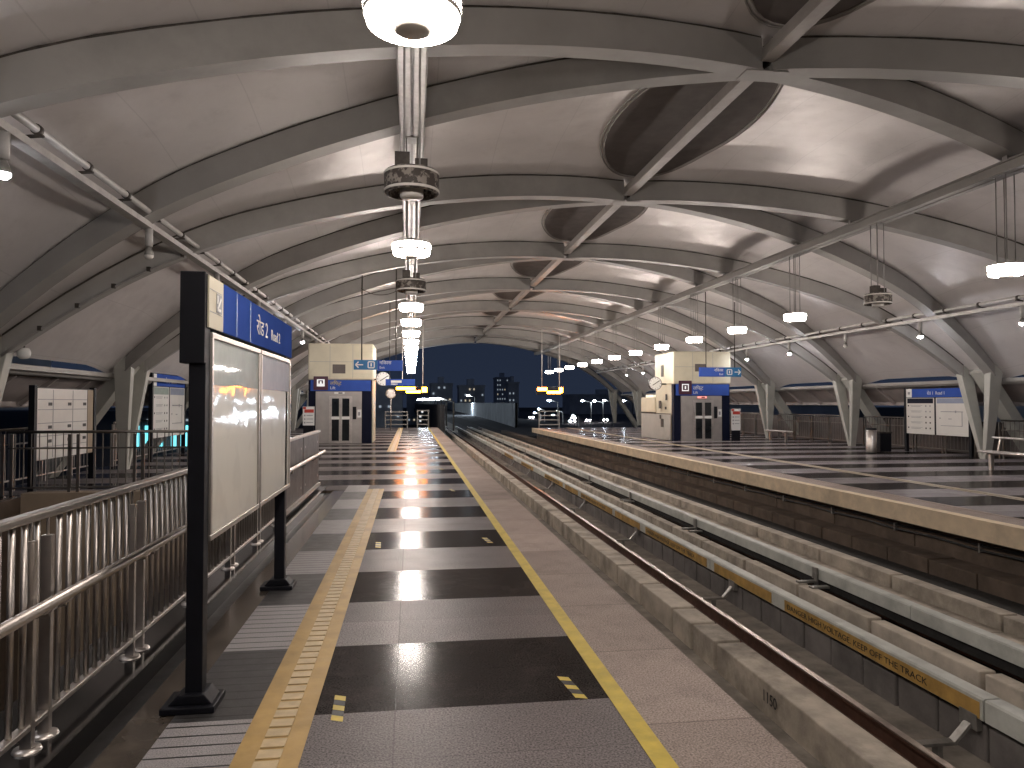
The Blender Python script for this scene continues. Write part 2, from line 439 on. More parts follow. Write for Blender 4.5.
# ------------------------------------------------------------------ trackway
mb = MB()
mb.quad((LE-.1, YN, -.86), (4.80, YN, -.86), (4.80, 430, -.86), (LE-.1, 430, -.86), 0)
mb.quad((4.80, YN, -1.12), (5.70, YN, -1.12), (5.70, 430, -1.12), (4.80, 430, -1.12), 1)
mb.quad((5.70, YN, -.90), (8.1, YN, -.90), (8.1, 430, -.90), (5.70, 430, -.90), 1)
mb.quad((4.80, YN, -1.12), (4.80, 55, -1.12), (4.80, 55, -.86), (4.80, YN, -.86), 1)
mb.quad((5.70, YN, -1.12), (5.70, 55, -1.12), (5.70, 55, -.9), (5.70, YN, -.9), 1)
struct(mb.build('track_bed', ['bed', 'trough']))
def plinth(name, x0, x1, z0, z1, yb, ln, gap, mt, jit=.0, yend=60., extra=None):
    mb = MB(); y = YN + yb; k = 0
    while y < yend:
        L = ln * (1 + jit*(random.random()-.5)); dz = (random.random()-.5)*.012*(jit > 0); dx = (random.random()-.5)*.012*(jit > 0)
        mb.box(x0+dx, x1+dx, y, y+L-gap, z0, z1+dz, 0); y += L; k += 1
    return struct(mb.build(name, mt, bevel=.012))
mb = MB(); ys = [YN, -3.1, .2, 3.1, 6.37, 6.93]
while ys[-1] < 60: ys.append(ys[-1] + random.choice((.98, 1.05, .55, 1.02, 1.6)))
for a, b in zip(ys, ys[1:]):
    dx = (random.random()-.5)*.014; mb.box(2.78+dx, 3.04+dx, a+.02, b-.035, -.88, -.60+(random.random()-.5)*.012)
struct(mb.build('track_kerb', 'concrete', bevel=.012))
M['concrete_grey'] = mat('grey_stained_concrete', (.145, .132, .124), .9, var=.3, scale=2.5, dirt=.7, bump=.3)
plinth('track_kerb', 3.91, 4.18, -.88, -.61, .1, .46, .02, 'concrete_grey', .1)
plinth('track_kerb', 4.63, 4.785, -.88, -.60, .2, 1.5, .05, 'concrete', .25)
plinth('track_kerb', 5.74, 5.925, -.95, -.70, .6, 3.2, .03, 'concrete', .1)
plinth('track_kerb', 5.94, 6.14, -.95, -.55, .9, 1.75, .04, 'concrete', .3)
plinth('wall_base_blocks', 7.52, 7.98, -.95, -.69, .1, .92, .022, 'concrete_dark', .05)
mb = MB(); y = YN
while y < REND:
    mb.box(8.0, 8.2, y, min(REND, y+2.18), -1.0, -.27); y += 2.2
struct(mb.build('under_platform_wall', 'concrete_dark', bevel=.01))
# number painted on the kerb
kt = thing('kerb_number', (2.775, 5.42, -.74), 'black number 1150 painted on the near track kerb', 'painted number')
text('number_paint', '1150', .125, (2.766, 5.44, -.745), (0, -1, 0), (0, 0, 1), 'black', kt, ext=.001, sx=.92)

RAILLAB = [(3.385, 'rusty running rail beside the near platform kerb', 1), (4.33, 'rusty running rail hidden behind the yellow third rail cover', 0),
           (5.42, 'rusty running rail behind the pale third rail cover', 0), (6.53, 'dark running rail in the gap beside the far platform wall', 0)]
for x, lab, hi in RAILLAB:
    r = thing('running_rail', (x, YN, -.86), lab, 'rail', 'running rails of the two tracks')
    P = [(x-.062, -.858), (x+.062, -.858), (x+.058, -.842), (x+.012, -.83), (x+.010, -.74), (x+.034, -.728), (x+.033, -.712), (x-.033, -.712), (x-.034, -.728), (x-.010, -.74), (x-.012, -.83), (x-.058, -.842)]
    MB().extr(P, YN, 70).build('rail_body', 'rail', r)
    MB().box(x-.030, x+.030, YN, 70, -.7125, -.700).build('rail_head', 'railtop', r, bevel=.004)
    if hi:
        y = YN + .4
        while y < 40:
            m2 = MB(); m2.box(x-.10, x+.10, y, y+.10, -.858, -.846); m2.box(x+.05, x+.09, y+.02, y+.08, -.846, -.82); m2.box(x-.09, x-.05, y+.02, y+.08, -.846, -.82)
            m2.build('rail_clip', 'galv', r); y += .72 if y < 16 else 2.2

# third rails with protective covers
t = thing('third_rail', (3.94, YN, -.86), 'white capped third rail with yellow warning face, near the first rail', 'third rail', 'third rails')
joints = [4.463, 9.0] + [9.0 + 4.54*k for k in range(1, 13)]
prev = -.08
segs = [(YN, -.08)]
for j in joints: segs.append((prev, j)); prev = j
for a, b in segs:
    m2 = MB(); m2.extr([(3.875, -.57), (4.02, -.57), (4.02, -.43), (3.99, -.42), (3.885, -.42), (3.87, -.432), (3.87, -.57)], a+.008, b-.008)
    m2.build('cover', 'cover_white', t)
for a, b, tx in ((-.05, 4.12, 1), (4.50, 7.10, 2), (7.38, 8.86, 0), (9.1, 11.6, 2), (11.9, 13.4, 0), (13.6, 16.2, 2), (16.5, 17.9, 0), (18.2, 20.7, 2), (22.7, 25.2, 2), (27.2, 29.8, 2)):
    MB().box(3.8655, 3.8695, a, b, -.565, -.452).build('warning_strip', 'cover_yellow', t)
    if tx:
        text('warning_text', 'DANGER HIGH VOLTAGE. KEEP OFF THE TRACK', .074, (3.864, b-.05, -.534), (0, -1, 0), (0, 0, 1), 'black', t, ext=.0008, sx=1.27)
MB().box(3.94, 4.0, YN, 60, -.655, -.575).build('conductor', 'rail', t)
y = 4.62 - 3.75*3
while y < 50:
    m2 = MB()
    m2.bar((3.46, y, -.765), (3.765, y, -.765), .075, .022); m2.bar((3.755, y, -.768), (3.868, y-.02, -.63), .075, .022); m2.box(3.62, 3.66, y-.03, y+.03, -.858, -.776)
    m2.box(3.86, 3.905, y-.10, y+.06, -.66, -.55)
    m2.build('bracket', 'galv', t, bevel=.003); y += 3.75
t = thing('third_rail', (4.99, YN, -.86), 'plain pale grey third rail cover in the middle of the tracks', 'third rail', 'third rails')
y = YN
while y < 58:
    m2 = MB(); m2.extr([(4.94, -.555), (5.085, -.555), (5.085, -.43), (5.06, -.42), (4.955, -.42), (4.94, -.432)], y, y+4.53); m2.build('cover', 'cover_white', t); y += 4.54
MB().box(4.98, 5.05, YN, 60, -.66, -.56).build('conductor', 'trough', t)
y = 8.27 - 3.77*4
while y < 52:
    m2 = MB(); m2.box(4.905, 4.932, y-.03, y+.03, -.80, -.415); m2.box(4.915, 4.938, y+.05, y+.09, -.56, -.42)
    m2.bar((4.92, y, -.80), (4.92, y-.25, -.80), .05, .03); m2.box(4.70, 4.93, y-.28, y-.20, -.60, -.575); m2.box(4.68, 4.92, y-.02, y+.05, -.598, -.57)
    m2.build('bracket', 'dark_metal' if False else 'galv', t, bevel=.003); y += 3.77

for k, z in enumerate((-.40, -.47)):
    t = thing('track_cable', (7.96, YN, z), ('upper' if k == 0 else 'lower') + ' black cable clipped along the wall below the far platform', 'cable', 'cables along the wall below the far platform')
    pts = []; y = YN
    while y < REND: pts.append((7.965, y, z + (.012 if int(y*1.1) % 2 else -.012))); y += .9
    MB().tube(pts, .018, 6).build('sheath', 'black', t)
    for q in range(0, len(pts), 2): MB().box(7.94, 7.998, pts[q][1]-.015, pts[q][1]+.015, pts[q][2]-.03, pts[q][2]+.03).build('clip', 'galv', t)
# ------------------------------------------------------------------ station roof
roof = thing('station_roof', (XC, 0, 0), 'vaulted grey metal station roof on crossing arch ribs and V columns', 'roof')
mb = MB(); NW, NY = 52, 150; WM = 11.75
for j in range(NY+1):
    y = -6.5 + (ROOF_END + 6.5)*j/NY
    for i in range(NW+1):
        ww = -WM + 2*WM*i/NW; mb.v.append((XC+ww, y, zs(ww, y)))
for j in range(NY):
    for i in range(NW):
        a = j*(NW+1)+i; mb.face((a, a+1, a+NW+2, a+NW+1), 0, True)
# outer skin a little above so the roof has thickness
base = len(mb.v)
for j in (0, NY):
    y = -6.5 + (ROOF_END + 6.5)*j/NY
    for i in range(NW+1):
        ww = -WM + 2*WM*i/NW; mb.v.append((XC+ww, y, zs(ww, y)+.35))
for i in range(NW):
    a = base+i; mb.face((a, a+1, a+NW+2, a+NW+1+0), 0)
for j, b0 in ((0, base), (NY, base+NW+1)):
    for i in range(NW):
        a = j*(NW+1)+i; mb.face((a, a+1, b0+i+1, b0+i), 0)
mb.build('roof_shell', 'roof', roof)
KNEE = 11.3
def rib(yk, sx, sy, dz):
    mb = MB(); n_ = 26; pts = []
    for k in range(n_+1):
        ww = .10 + (KNEE-.10)*k/n_; pts.append((XC + sx*ww, yk + sy*2.62*ww/KNEE, zr(ww)+dz, zs(ww, yk + sy*2.62*ww/KNEE)+.03))
    nx, ny = -sy*2.62/KNEE*sx, 1.; L = math.hypot(nx, ny); nx, ny = nx/L, ny/L
    for hw, za, zb, mi in ((.125, 0, -.03, 0), (.148, -.022, .0, 0), (.108, .1, None, 1)):  # last, dark strip: shadow gap between rib and shell, put in as colour
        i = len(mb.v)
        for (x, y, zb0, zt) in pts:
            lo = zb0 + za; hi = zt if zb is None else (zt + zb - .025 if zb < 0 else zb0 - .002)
            mb.v += [(x-nx*hw, y-ny*hw, lo), (x+nx*hw, y+ny*hw, lo), (x+nx*hw, y+ny*hw, hi), (x-nx*hw, y-ny*hw, hi)]
        for k in range(n_):
            a = i+4*k
            for p, q in ((0, 1), (1, 2), (2, 3), (3, 0)): mb.face((a+p, a+q, a+4+q, a+4+p), mi)
        mb.face((i, i+1, i+2, i+3), mi); a = i+4*n_; mb.face((a+3, a+2, a+1, a), mi)
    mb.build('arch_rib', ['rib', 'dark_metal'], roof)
    return pts[-1]
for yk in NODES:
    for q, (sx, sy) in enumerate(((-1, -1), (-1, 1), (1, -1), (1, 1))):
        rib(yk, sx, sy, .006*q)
    m2 = MB(); m2.box(XC-.30, XC+.30, yk-.16, yk+.16, zr(0)-.034, zr(0)-.024); m2.build('node_plate', 'rib', roof)
for a, b in zip(NODES, NODES[1:]):
    m2 = MB(); m2.bar((XC, a+.14, 6.27), (XC, b-.14, 6.27), .15, .17); m2.bar((XC, a+.14, 6.175), (XC, b-.14, 6.175), .20, .018)
    m2.build('ridge_tube', 'ridge', roof, bevel=.01)
    ym = (a+b)/2; ea, eb = 2.70, 1.22
    m2 = MB(); ns, nr = 44, 6; i0 = 0
    for r_ in range(nr+1):
        for s_ in range(ns):
            an = 2*math.pi*s_/ns; f = r_/nr; ww = eb*f*math.cos(an); yy = ym + ea*f*math.sin(an)
            ww += .07; m2.v.append((XC+ww, yy, zs(ww, yy)-.035))
    for r_ in range(nr):
        for s_ in range(ns):
            A = r_*ns; m2.face((A+s_, A+(s_+1) % ns, A+ns+(s_+1) % ns, A+ns+s_), 0, True)
    sk = m2.build('skylight', 'skylight', roof)
    m3 = MB()
    for k_, (da, zz) in enumerate(((.0, -.035), (.07, -.02))):
        pts = []
        for s_ in range(45):
            an = 2*math.pi*s_/44; ww = (eb+da)*math.cos(an); yy = ym + (ea+da)*math.sin(an); ww += .07; pts.append((XC+ww, yy, zs(ww, yy)+zz))
        m3.tube(pts, .017, 6, cap=False)
    m3.build('skylight_rim', 'ridge', sk)
# feet: V columns, outer struts
FEET = [y + 3.15 for y in NODES if y + 3.15 < 60]
for f in FEET:
    for sx in (-1, 1):
        zk = zr(KNEE)
        mb = MB()
        for s_ in (-1, 1):
            # tapered plate leg: deep across the platform, narrow along it
            i = len(mb.v)
            for (yo, hw, xa, xb, z) in ((.04, .055, 11.46, 11.66, -.01), (.29, .085, 11.34, 11.62, 1.15), (.53, .11, 11.20, 11.58, zk+.05), (.54, .115, 11.20, 11.60, zk+.32)):
                for (xx, yy) in ((xa, -hw), (xb, -hw), (xb, hw), (xa, hw)): mb.v.append((XC+sx*xx, f + s_*yo + yy, z))
            for q in range(3):
                for k in range(4): mb.face((i+4*q+k, i+4*q+(k+1) % 4, i+4*q+4+(k+1) % 4, i+4*q+4+k))
            mb.face((i, i+1, i+2, i+3)); mb.face((i+12, i+13, i+14, i+15))
        mb.build('column', 'column', roof, bevel=.012)
        mb = MB(); mb.bar((XC + sx*(KNEE+.12), f, zk+.20), (XC + sx*13.4, f, -.30), .46, .30, up=(-sx, 0, 1)); mb.build('strut', 'column', roof, bevel=.012)
        mb = MB(); mb.bar((XC+sx*(KNEE+.30), f-.45, zk+.16), (XC+sx*(KNEE+.30), f+.45, zk+.16), .34, .20); mb.build('knee_block', 'rib', roof, bevel=.02)
for sx in (-1, 1):
    m2 = MB(); m2.tube([(XC+sx*11.86, -6.5, 2.20), (XC+sx*11.86, ROOF_END, 2.20)], .085, 12); m2.build('eave_beam', 'rib', roof)
    m2 = MB(); z0 = zs(11.75)
    m2.bar((XC+sx*11.72, -6.5, z0-.02), (XC+sx*11.72, ROOF_END, z0-.02), .12, .10); m2.build('shell_edge', 'rib', roof)
    # lower awning sheet with its ribs
    m2 = MB()
    A, B = (11.95, 2.18), (12.72, 1.62)
    m2.extr([(XC+sx*A[0], A[1]), (XC+sx*B[0], B[1]), (XC+sx*B[0], B[1]+.04), (XC+sx*A[0], A[1]+.04)], -6.5, ROOF_END)
    m2.bar((XC+sx*B[0], -6.5, B[1]-.05), (XC+sx*B[0], ROOF_END, B[1]-.05), .08, .12)
    y = -6.
    while y < ROOF_END:
        m2.bar((XC+sx*(A[0]+.02), y, A[1]-.05), (XC+sx*(B[0]-.05), y, B[1]-.05), .06, .09); y += 1.575
    m2.build('awning', 'awning', roof)

# ------------------------------------------------------------------ lamp beams and pendant lamps
for x, lab in ((0., 'pale double channel lamp beam under the roof, over the near platform'), (2*XC, 'grey lamp beam under the roof, over the far platform')):
    b = thing('lamp_beam', (x, YN, 5.25), lab, 'lamp beam', 'beams carrying the pendant lamps')
    for s_ in (-1, 1):
        MB().box(x+s_*.085-.068, x+s_*.085+.068, -6.4, ROOF_END-1, 5.25, 5.40).build('channel', 'pipe' if x == 0 else 'rib', b, bevel=.008)
    MB().box(x-.175, x+.175, -6.4, ROOF_END-1, 5.402, 5.43).build('top_plate', 'tray', b)
    for yk in NODES:
        for s_ in (-1, 1):
            yr = yk + s_*2.62*XC/KNEE
            if yr < ROOF_END-1: MB().box(x-.05, x+.05, yr-.05, yr+.05, 5.43, zr(XC)+.05).build('hanger', 'tray', b)
LZ = 3.64   # underside of the lamps
def lamp(lit):
    t = thing('pendant_lamp', (0, 0, LZ), 'x', 'lamp', 'pendant drum lamps in two long rows')
    o = (0, 0, LZ); H_ = 1.60
    MB().box(-.11, .11, -.13, .13, LZ+H_, LZ+H_+.03).build('ceiling_plate', 'tray', t)
    for sx in (-1, 1):
        for sy in (-1, 1):
            MB().tube([(sx*.075, sy*.10, LZ+.16), (sx*.075, sy*.10, LZ+H_)], .0095, 6).build('rod', 'tray', t)
    if lit:
        MB().lathe([(.0, .19), (.16, .20), (.255, .172), (.262, .160), (.258, .150)], o).build('housing', 'lamp_metal', t)
        MB().lathe([(.254, .150), (.259, .070)], o).build('glass_band', 'lamp_side', t)
        m2 = MB(); m2.lathe([(.258, .078), (.266, .070), (.266, .052), (.258, .045)], o)
        for k in range(12):
            an = 2*math.pi*k/12; m2.bar((.262*math.cos(an), .262*math.sin(an), LZ+.06), (.262*math.cos(an), .262*math.sin(an), LZ+.155), .007, .012)
        m2.build('cage', 'lamp_metal', t)
        MB().lathe([(.256, .046), (.246, .008), (.225, 0.), (.108, .0)], o).build('diffuser', 'lamp_glow', t)
        m2 = MB(); m2.lathe([(.108, .004), (.108, -.022), (.085, -.036), (.0, -.040)], o); m2.build('centre_cap', 'cap', t)
    else:
        MB().lathe([(.0, .19), (.16, .20), (.245, .182), (.262, .165), (.262, .0), (.250, -.035), (.225, -.035), (.225, .10), (.0, .11)], o).build('housing', 'peeling', t)
        m2 = MB()
        m2.lathe([(.264, .165), (.268, .16), (.268, .148), (.264, .143)], o); m2.lathe([(.264, .0), (.268, -.005), (.268, -.018), (.262, -.025)], o)
        m2.build('rim_band', 'cap', t)
        m2 = MB(); m2.lathe([(.0, -.075), (.10, -.075), (.112, -.06), (.112, .10), (.0, .10)], o); m2.build('centre_cap', 'cap', t)
        m2 = MB(); m2.box(-.16, -.02, -.11, .03, LZ+.19, LZ+.34); m2.box(.03, .15, -.06, .08, LZ+.19, LZ+.30); m2.build('control_gear', 'dark_metal', t)
    return t
LIT, UNLIT = lamp(True), lamp(False)
used = [False, False]
LEFTOFF, RIGHTOFF = {1, 3}, {1, 3}
def put_lamp(x, y, off, label):
    src = UNLIT if off else LIT; k = 1 if off else 0
    if not used[k]: src.location = (x, y, LZ); src['label'] = label; used[k] = True
    else: clone(src, (x, y, LZ), label)
def nth(k): return ORD[k] if k < len(ORD) else str(k+1)
for k in range(-2, 16):  # negative k: unseen lamps added to light the foreground
    y = 3.88 + 3.06*k
    if k < 0: lab = 'unseen lit drum lamp added overhead just behind the photographer, ' + ('nearer' if k == -1 else 'farther')
    elif k in LEFTOFF: lab = 'unlit rusty drum lamp over the near platform, ' + ('nearest unlit one' if k == 1 else 'farther unlit one')
    else: lab = ('big lit drum lamp over the near platform, cut by the top of the picture' if k == 0 else 'lit drum lamp over the near platform, %s of its row from the near end' % nth(k))
    put_lamp(0., y, k in LEFTOFF, lab)
for k in range(0, 15):  # first of these is an unseen lamp added to light the near ribs
    y = (10.25 + 3.2*(k-2))
    if k == 0: lab = 'unseen lit drum lamp added over the far platform, out of the picture at the right'
    elif k == 1: lab = 'unlit drum lamp over the far platform, just out of the picture at the right'
    elif k in RIGHTOFF: lab = 'dark unlit drum lamp hanging over the far platform'
    else: lab = 'lit drum lamp over the far platform, %s of the visible row' % nth(k-2)
    put_lamp(2*XC, y, k in RIGHTOFF, lab)

# ------------------------------------------------------------------ spot pipes and spotlights
SPY = {}
for x, z, side in ((-3.75, 4.20, 'near'), (13.8, 3.86, 'far')):
    t = thing('spot_rail', (x, YN, z), 'pale pipe and cable tray on brackets above the %s platform' % side, 'pipe and tray', 'pipes with spotlights along both sides')
    MB().tube([(x, -6.4, z+.16), (x, ROOF_END-2, z+.16)], .042, 12).build('pipe', 'pipe', t)
    m2 = MB(); m2.extr([(x-.20, z-.02), (x-.05, z-.02), (x-.05, z+.06), (x-.062, z+.06), (x-.062, z-.008), (x-.188, z-.008), (x-.188, z+.06), (x-.20, z+.06)] if side == 'near' else
                       [(x+.05, z-.02), (x+.20, z-.02), (x+.20, z+.06), (x+.188, z+.06), (x+.188, z-.008), (x+.062, z-.008), (x+.062, z+.06), (x+.05, z+.06)], -6.4, ROOF_END-2)
    m2.build('tray', 'pipe', t)
    sgn = -1 if side == 'near' else 1
    y = -6.
    while y < ROOF_END-2:
        m2 = MB(); m2.bar((x+.06*-sgn, y, z+.10), (x+sgn*.21, y, z+.075), .05, .02); m2.tube([(x, y-.03, z+.16), (x, y+.03, z+.16)], .055, 12)
        m2.build('clamp', 'dark_metal', t); y += 1.15
    for yk in NODES:
        for s_ in (-1, 1):
            yr = yk + s_*2.62*abs(x-XC)/KNEE
            if yr < ROOF_END-2:
                m2 = MB(); m2.box(x-.10, x+.10, yr-.04, yr+.04, z+.20, zr(x-XC)+.1); m2.build('bracket', 'dark_metal', t)
def spot(lit):
    t = thing('spotlight', (0, 0, 0), 'x', 'spotlight', 'small spotlights hanging from the side pipes')
    MB().lathe([(.0, 0.), (.052, 0.), (.052, -.27), (.0, -.27)], seg=14).build('stem', 'pipe', t)
    MB().lathe([(.0, -.27), (.03, -.28), (.05, -.33), (.068, -.40), (.064, -.405)], seg=16).build('reflector', 'galv', t)
    m2 = MB(); m2.lathe([(.064, -.398), (.062, -.43), (.04, -.455), (.0, -.465)], seg=16); m2.build('bulb', 'spot_glow' if lit else 'cap', t)
    return t
S = {True: spot(True), False: spot(False)}; su = {True: False, False: False}
def put_spot(x, y, z, lit, lab):
    if not su[lit]: S[lit].location = (x, y, z); S[lit]['label'] = lab; su[lit] = True
    else: clone(S[lit], (x, y, z), lab)
LS = [(3.7, True), (7.4, True), (11.25, False), (15., False), (19., False), (22.8, True), (26.5, True), (30.3, True), (34., True), (38., True), (42., True)]
for k, (y, lit) in enumerate(LS):
    put_spot(-3.85, y, 4.19, lit, '%s spotlight on the near platform pipe, %s from the near end' % ('lit' if lit else 'unlit', nth(k)))
RS = [(11.2, True), (14.7, True), (18.05, True), (21.5, False), (25.0, True), (28.4, True), (31.8, True), (35.2, True), (38.6, True), (42., True), (45.4, True)]
for k, (y, lit) in enumerate(RS):
    put_spot(13.9, y, 3.84, lit, '%s spotlight on the far platform pipe, %s from the near end' % ('lit' if lit else 'unlit', nth(k)))

# ------------------------------------------------------------------ near signboard
def pictogram(name, c, xdir, updir, size, parent, mt='black'):
    pass
t = thing('signboard', (-1.12, 4.05, 0), 'tall black post signboard with blue Road 2 header and two pale display cases', 'signboard')
for y in (4.05, 6.52):
    MB().box(-1.165, -1.08, y-.045, y+.045, .05, 2.02).build('post', 'navy_frame', t, bevel=.004)
    m2 = MB(); m2.box(-1.27, -1.00, y-.12, y+.12, .0, .035); m2.lathe([(.0, .0)], seg=3) if False else None
    m2.extr([(-1.24, .035), (-1.02, .035), (-1.06, .085), (-1.19, .085)], y-.085, y+.085); m2.build('post_base', 'navy_frame', t, bevel=.006)
MB().box(-1.20, -1.075, 4.0, 6.70, 2.0, 2.29).build('header', 'navy_frame', t, bevel=.004)
MB().box(-1.203, -1.077, 3.97, 3.998, 1.81, 2.295).build('end_cap', 'navy_frame', t, bevel=.004)
MB().box(-1.203, -1.166, 3.999, 4.09, 1.81, 1.998).build('end_cap', 'navy_frame', t)
MB().box(-1.0745, -1.066, 4.01, 4.30, 2.005, 2.283).build('icon_panel', 'cream', t)
MB().box(-1.0745, -1.066, 4.305, 6.69, 2.005, 2.283).build('blue_panel', 'blue', t)
m2 = MB(); m2.box(-1.0655, -1.063, 4.15, 4.26, 2.10, 2.205); m2.build('icon_square', 'greyprint', t)
m2 = MB(); m2.bar((-1.0625, 4.17, 2.12), (-1.0625, 4.24, 2.185), .002, .018, up=(0, 1, -1)); m2.box(-1.0632, -1.0622, 4.17, 4.24, 2.11, 2.125); m2.box(-1.0632, -1.0622, 4.16, 4.18, 2.15, 2.195); m2.build('icon_mark', 'white', t)
m2 = MB(); m2.box(-1.0655, -1.0645, 4.02, 4.27, 2.09, 2.094); m2.box(-1.0655, -1.0645, 4.02, 4.27, 2.21, 2.214); m2.build('icon_rule', 'greyprint', t)
m2 = MB()
for yy in (4.62, 5.0): m2.box(-1.0658, -1.0650, yy, yy+.012, 2.01, 2.275)
m2.build('film_seam', 'cyan_blue', t)
text('header_text', 'रोड 2', .155, (-1.0645, 5.20, 2.085), (0, 1, 0), (0, 0, 1), 'white', t, sx=1.25, ext=.001)
text('header_text', 'Road 2', .115, (-1.0645, 5.72, 2.085), (0, 1, 0), (0, 0, 1), 'white', t, sx=1.15, ext=.001)
for a, b, band in ((4.10, 5.36, 'greenprint'), (5.40, 6.68, 'blueprint')):
    cse = MB().box(-1.145, -1.092, a, b, .86, 1.985).build('display_case', 'navy_frame', t)
    m3 = MB(); wd = .032
    m3.box(-1.10, -1.068, a, b, .852, .852+wd); m3.box(-1.10, -1.068, a, b, 1.985-wd, 1.985); m3.box(-1.10, -1.069, a, a+wd, .852+wd, 1.985-wd); m3.box(-1.10, -1.069, b-wd, b, .852+wd, 1.985-wd)
    m3.build('case_frame', 'steel', cse, bevel=.004)
    # backing poster under a glossy pane, slightly warped and stained
    s = NT('display_panel'); P, o_ = s.pos()
    wv = s.noise(P, 1.6, 3, .5)
    wave = s.math('SINE', s.math('MULTIPLY_ADD', wv, 22., 0.))
    c = s.mix(s.ramp(wave, [(.35, 0.), (1., .35)]), (.80, .78, .70), (.62, .60, .53))
    s.set(Base_Color=c, Roughness=.5, Coat_Weight=.42, Coat_Roughness=.07)
    nb = s.n.new('ShaderNodeBump'); nb.inputs['Strength'].default_value = .25; nb.inputs['Distance'].default_value = .03
    s.l.new(s.noise(P, 2.2, 2), nb.inputs['Height']); s.l.new(nb.outputs[0], s.b.inputs['Coat Normal'])
    m3 = MB(); m3.box(-1.092, -1.080, a+wd, b-wd, .884, 1.952); m3.build('panel', s.m, cse)
    m3 = MB(); m3.box(-1.0798, -1.0785, a+wd+.002, b-wd-.002, 1.70, 1.948); m3.build('panel_band', band, cse)

# ------------------------------------------------------------------ near railing along the stairwell
t = thing('stair_railing', (-1.68, 3.0, .06), 'stainless steel railing with balusters along the near stairwell edge', 'railing')
RY0, RY1 = 1.3, 9.7
m2 = MB(); m2.bar((-1.68, RY0, 1.09), (-1.68, RY1, 1.09), .062, .04); m2.build('top_rail', 'steel', t, bevel=.01)
MB().tube([(-1.60, RY0, .70), (-1.60, 13.9, .70)], .027, 14).build('handrail', 'steel', t)
MB().bar((-1.68, RY0, .165), (-1.68, RY1, .165), .045, .03).build('bottom_rail', 'steel', t, bevel=.006)
y = 3.5 - 1.18*2
while y < RY1:
    for d in (0, .155):
        m2 = MB(); m2.box(-1.705, -1.655, y+d-.016, y+d+.016, .06, .985); m2.tube([(-1.68, y+d, .985), (-1.68, y+d, 1.07)], .008, 6)
        p = m2.build('post', 'steel', t, bevel=.003)
        m3 = MB(); m3.lathe([(.0, .012), (.055, .012), (.06, .0)], (-1.68, y+d, .06), 16); m3.build('base_flange', 'steel', p)
        m3 = MB(); m3.tube([(-1.68, y+d, .64), (-1.60, y+d, .655), (-1.60, y+d, .69)], .009, 6); m3.tube([(-1.60, y+d-.06, .675), (-1.60, y+d+.06, .675)], .012, 8); m3.build('handrail_bracket', 'steel', p)
    y += 1.18
y = RY0 + .05; k = 0
while y < RY1 and k < 95:
    if min(abs(((y - 3.5) % 1.18) - d) for d in (0, .155, 1.18)) > .035:
        MB().tube([(-1.68, y, .175), (-1.68, y, 1.075)], .0145, 8).build('baluster', 'steel', t); k += 1
    y += .105
m2 = MB()
y = RY0
while y < RY1:
    m2.box(-1.70, -1.66, y, y+.05, .18, .187); y += .105
# solid sheet sides where the stairs come up
t2 = thing('stair_parapet', (-1.68, 11.6, .06), 'brown steel sheet parapet with handrails at the stair head', 'parapet')
for a, b in ((9.75, 11.6), (11.65, 13.55)):
    MB().box(-1.70, -1.665, a, b, .10, 1.06).build('side_panel', 'steel_dark', t2)
    m2 = MB()
    for yy in (a+.2, b-.2):
        for zz in (.3, .9): m2.lathe([(.0, .0)], seg=3) if False else m2.disc((-1.662, yy, zz), .022, (1, 0, 0), 12)
    m2.build('fixing', 'steel', t2)
MB().bar((-1.68, 9.72, 1.085), (-1.68, 13.6, 1.085), .075, .045).build('top_rail', 'steel', t2, bevel=.01)
for yy in (10.2, 11.4, 12.6, 13.4): MB().tube([(-1.665, yy, .62), (-1.60, yy, .64), (-1.60, yy, .69)], .011, 6).build('handrail_bracket', 'steel', t2)
MB().bar((-1.64, 9.75, .14), (-1.64, 13.5, .14), .04, .05).build('kick_rail', 'steel', t2)
def railing(name, p0, p1, label, group, h=1.1, npost=5, pitch=.12, mt='steel', panel=None, z=0., rails=(1.0,), brad=.009, cat='railing'):
    p0, p1 = Vector((*p0, z)), Vector((*p1, z)); L = (p1-p0).length; d = (p1-p0)/L
    t = thing(name, tuple((p0+p1)/2), label, cat, group)
    up = Vector((0, 0, 1))
    MB().tube([p0+up*h, p1+up*h], .026, 10).build('top_rail', mt, t)
    MB().bar(p0+up*.14, p1+up*.14, .035, .03).build('bottom_rail', mt, t)
    MB().bar(p0+up*(h-.28), p1+up*(h-.28), .03, .03).build('middle_rail', mt, t)
    for k in range(npost):
        p = p0 + d*(L*(k/(npost-1)))
        for dd in (-.07, .07):
            q = p + d*dd
            MB().bar(q, q+up*(h-.04), .05, .03).build('post', mt, t)
    n_ = min(96, int(L/pitch))
    for k in range(1, n_):
        p = p0 + d*(L*k/n_); MB().tube([p+up*.15, p+up*(h-.02)], brad, 6, cap=False).build('baluster', mt, t)
    return t
M['rail_dim'] = mat('dim_steel', (.24, .22, .20), .35, .9, var=.15)
railing('stairwell_railing', (-6.85, 13.45), (-3.66, 13.45), 'dark railing across the far end of the stairwell, before the map board', None, mt='rail_dim', npost=4, pitch=.125, z=.0)
G = 'railings along the outer platform edges'
for k, (a, b) in enumerate(((13.6, 18.3), (19.5, 24.6), (25.8, 31.0), (32., 37.), (38.3, 46.))):
    railing('edge_railing', (-7.45, a), (-7.45, b), 'outer edge railing of the near platform, bay %s from the map board' % nth(k), G, npost=5, pitch=.16, mt='steel')
for k, (a, b) in enumerate(((6.6, 12.2), (13.0, 18.5), (19.4, 24.8), (25.7, 31.1), (32., 37.4), (38.3, 45.2))):
    railing('edge_railing', (16.75, a), (16.75, b), 'outer edge railing of the far platform, bay %s from the near end' % nth(k), G, npost=5, pitch=.15, mt='rail_dim')
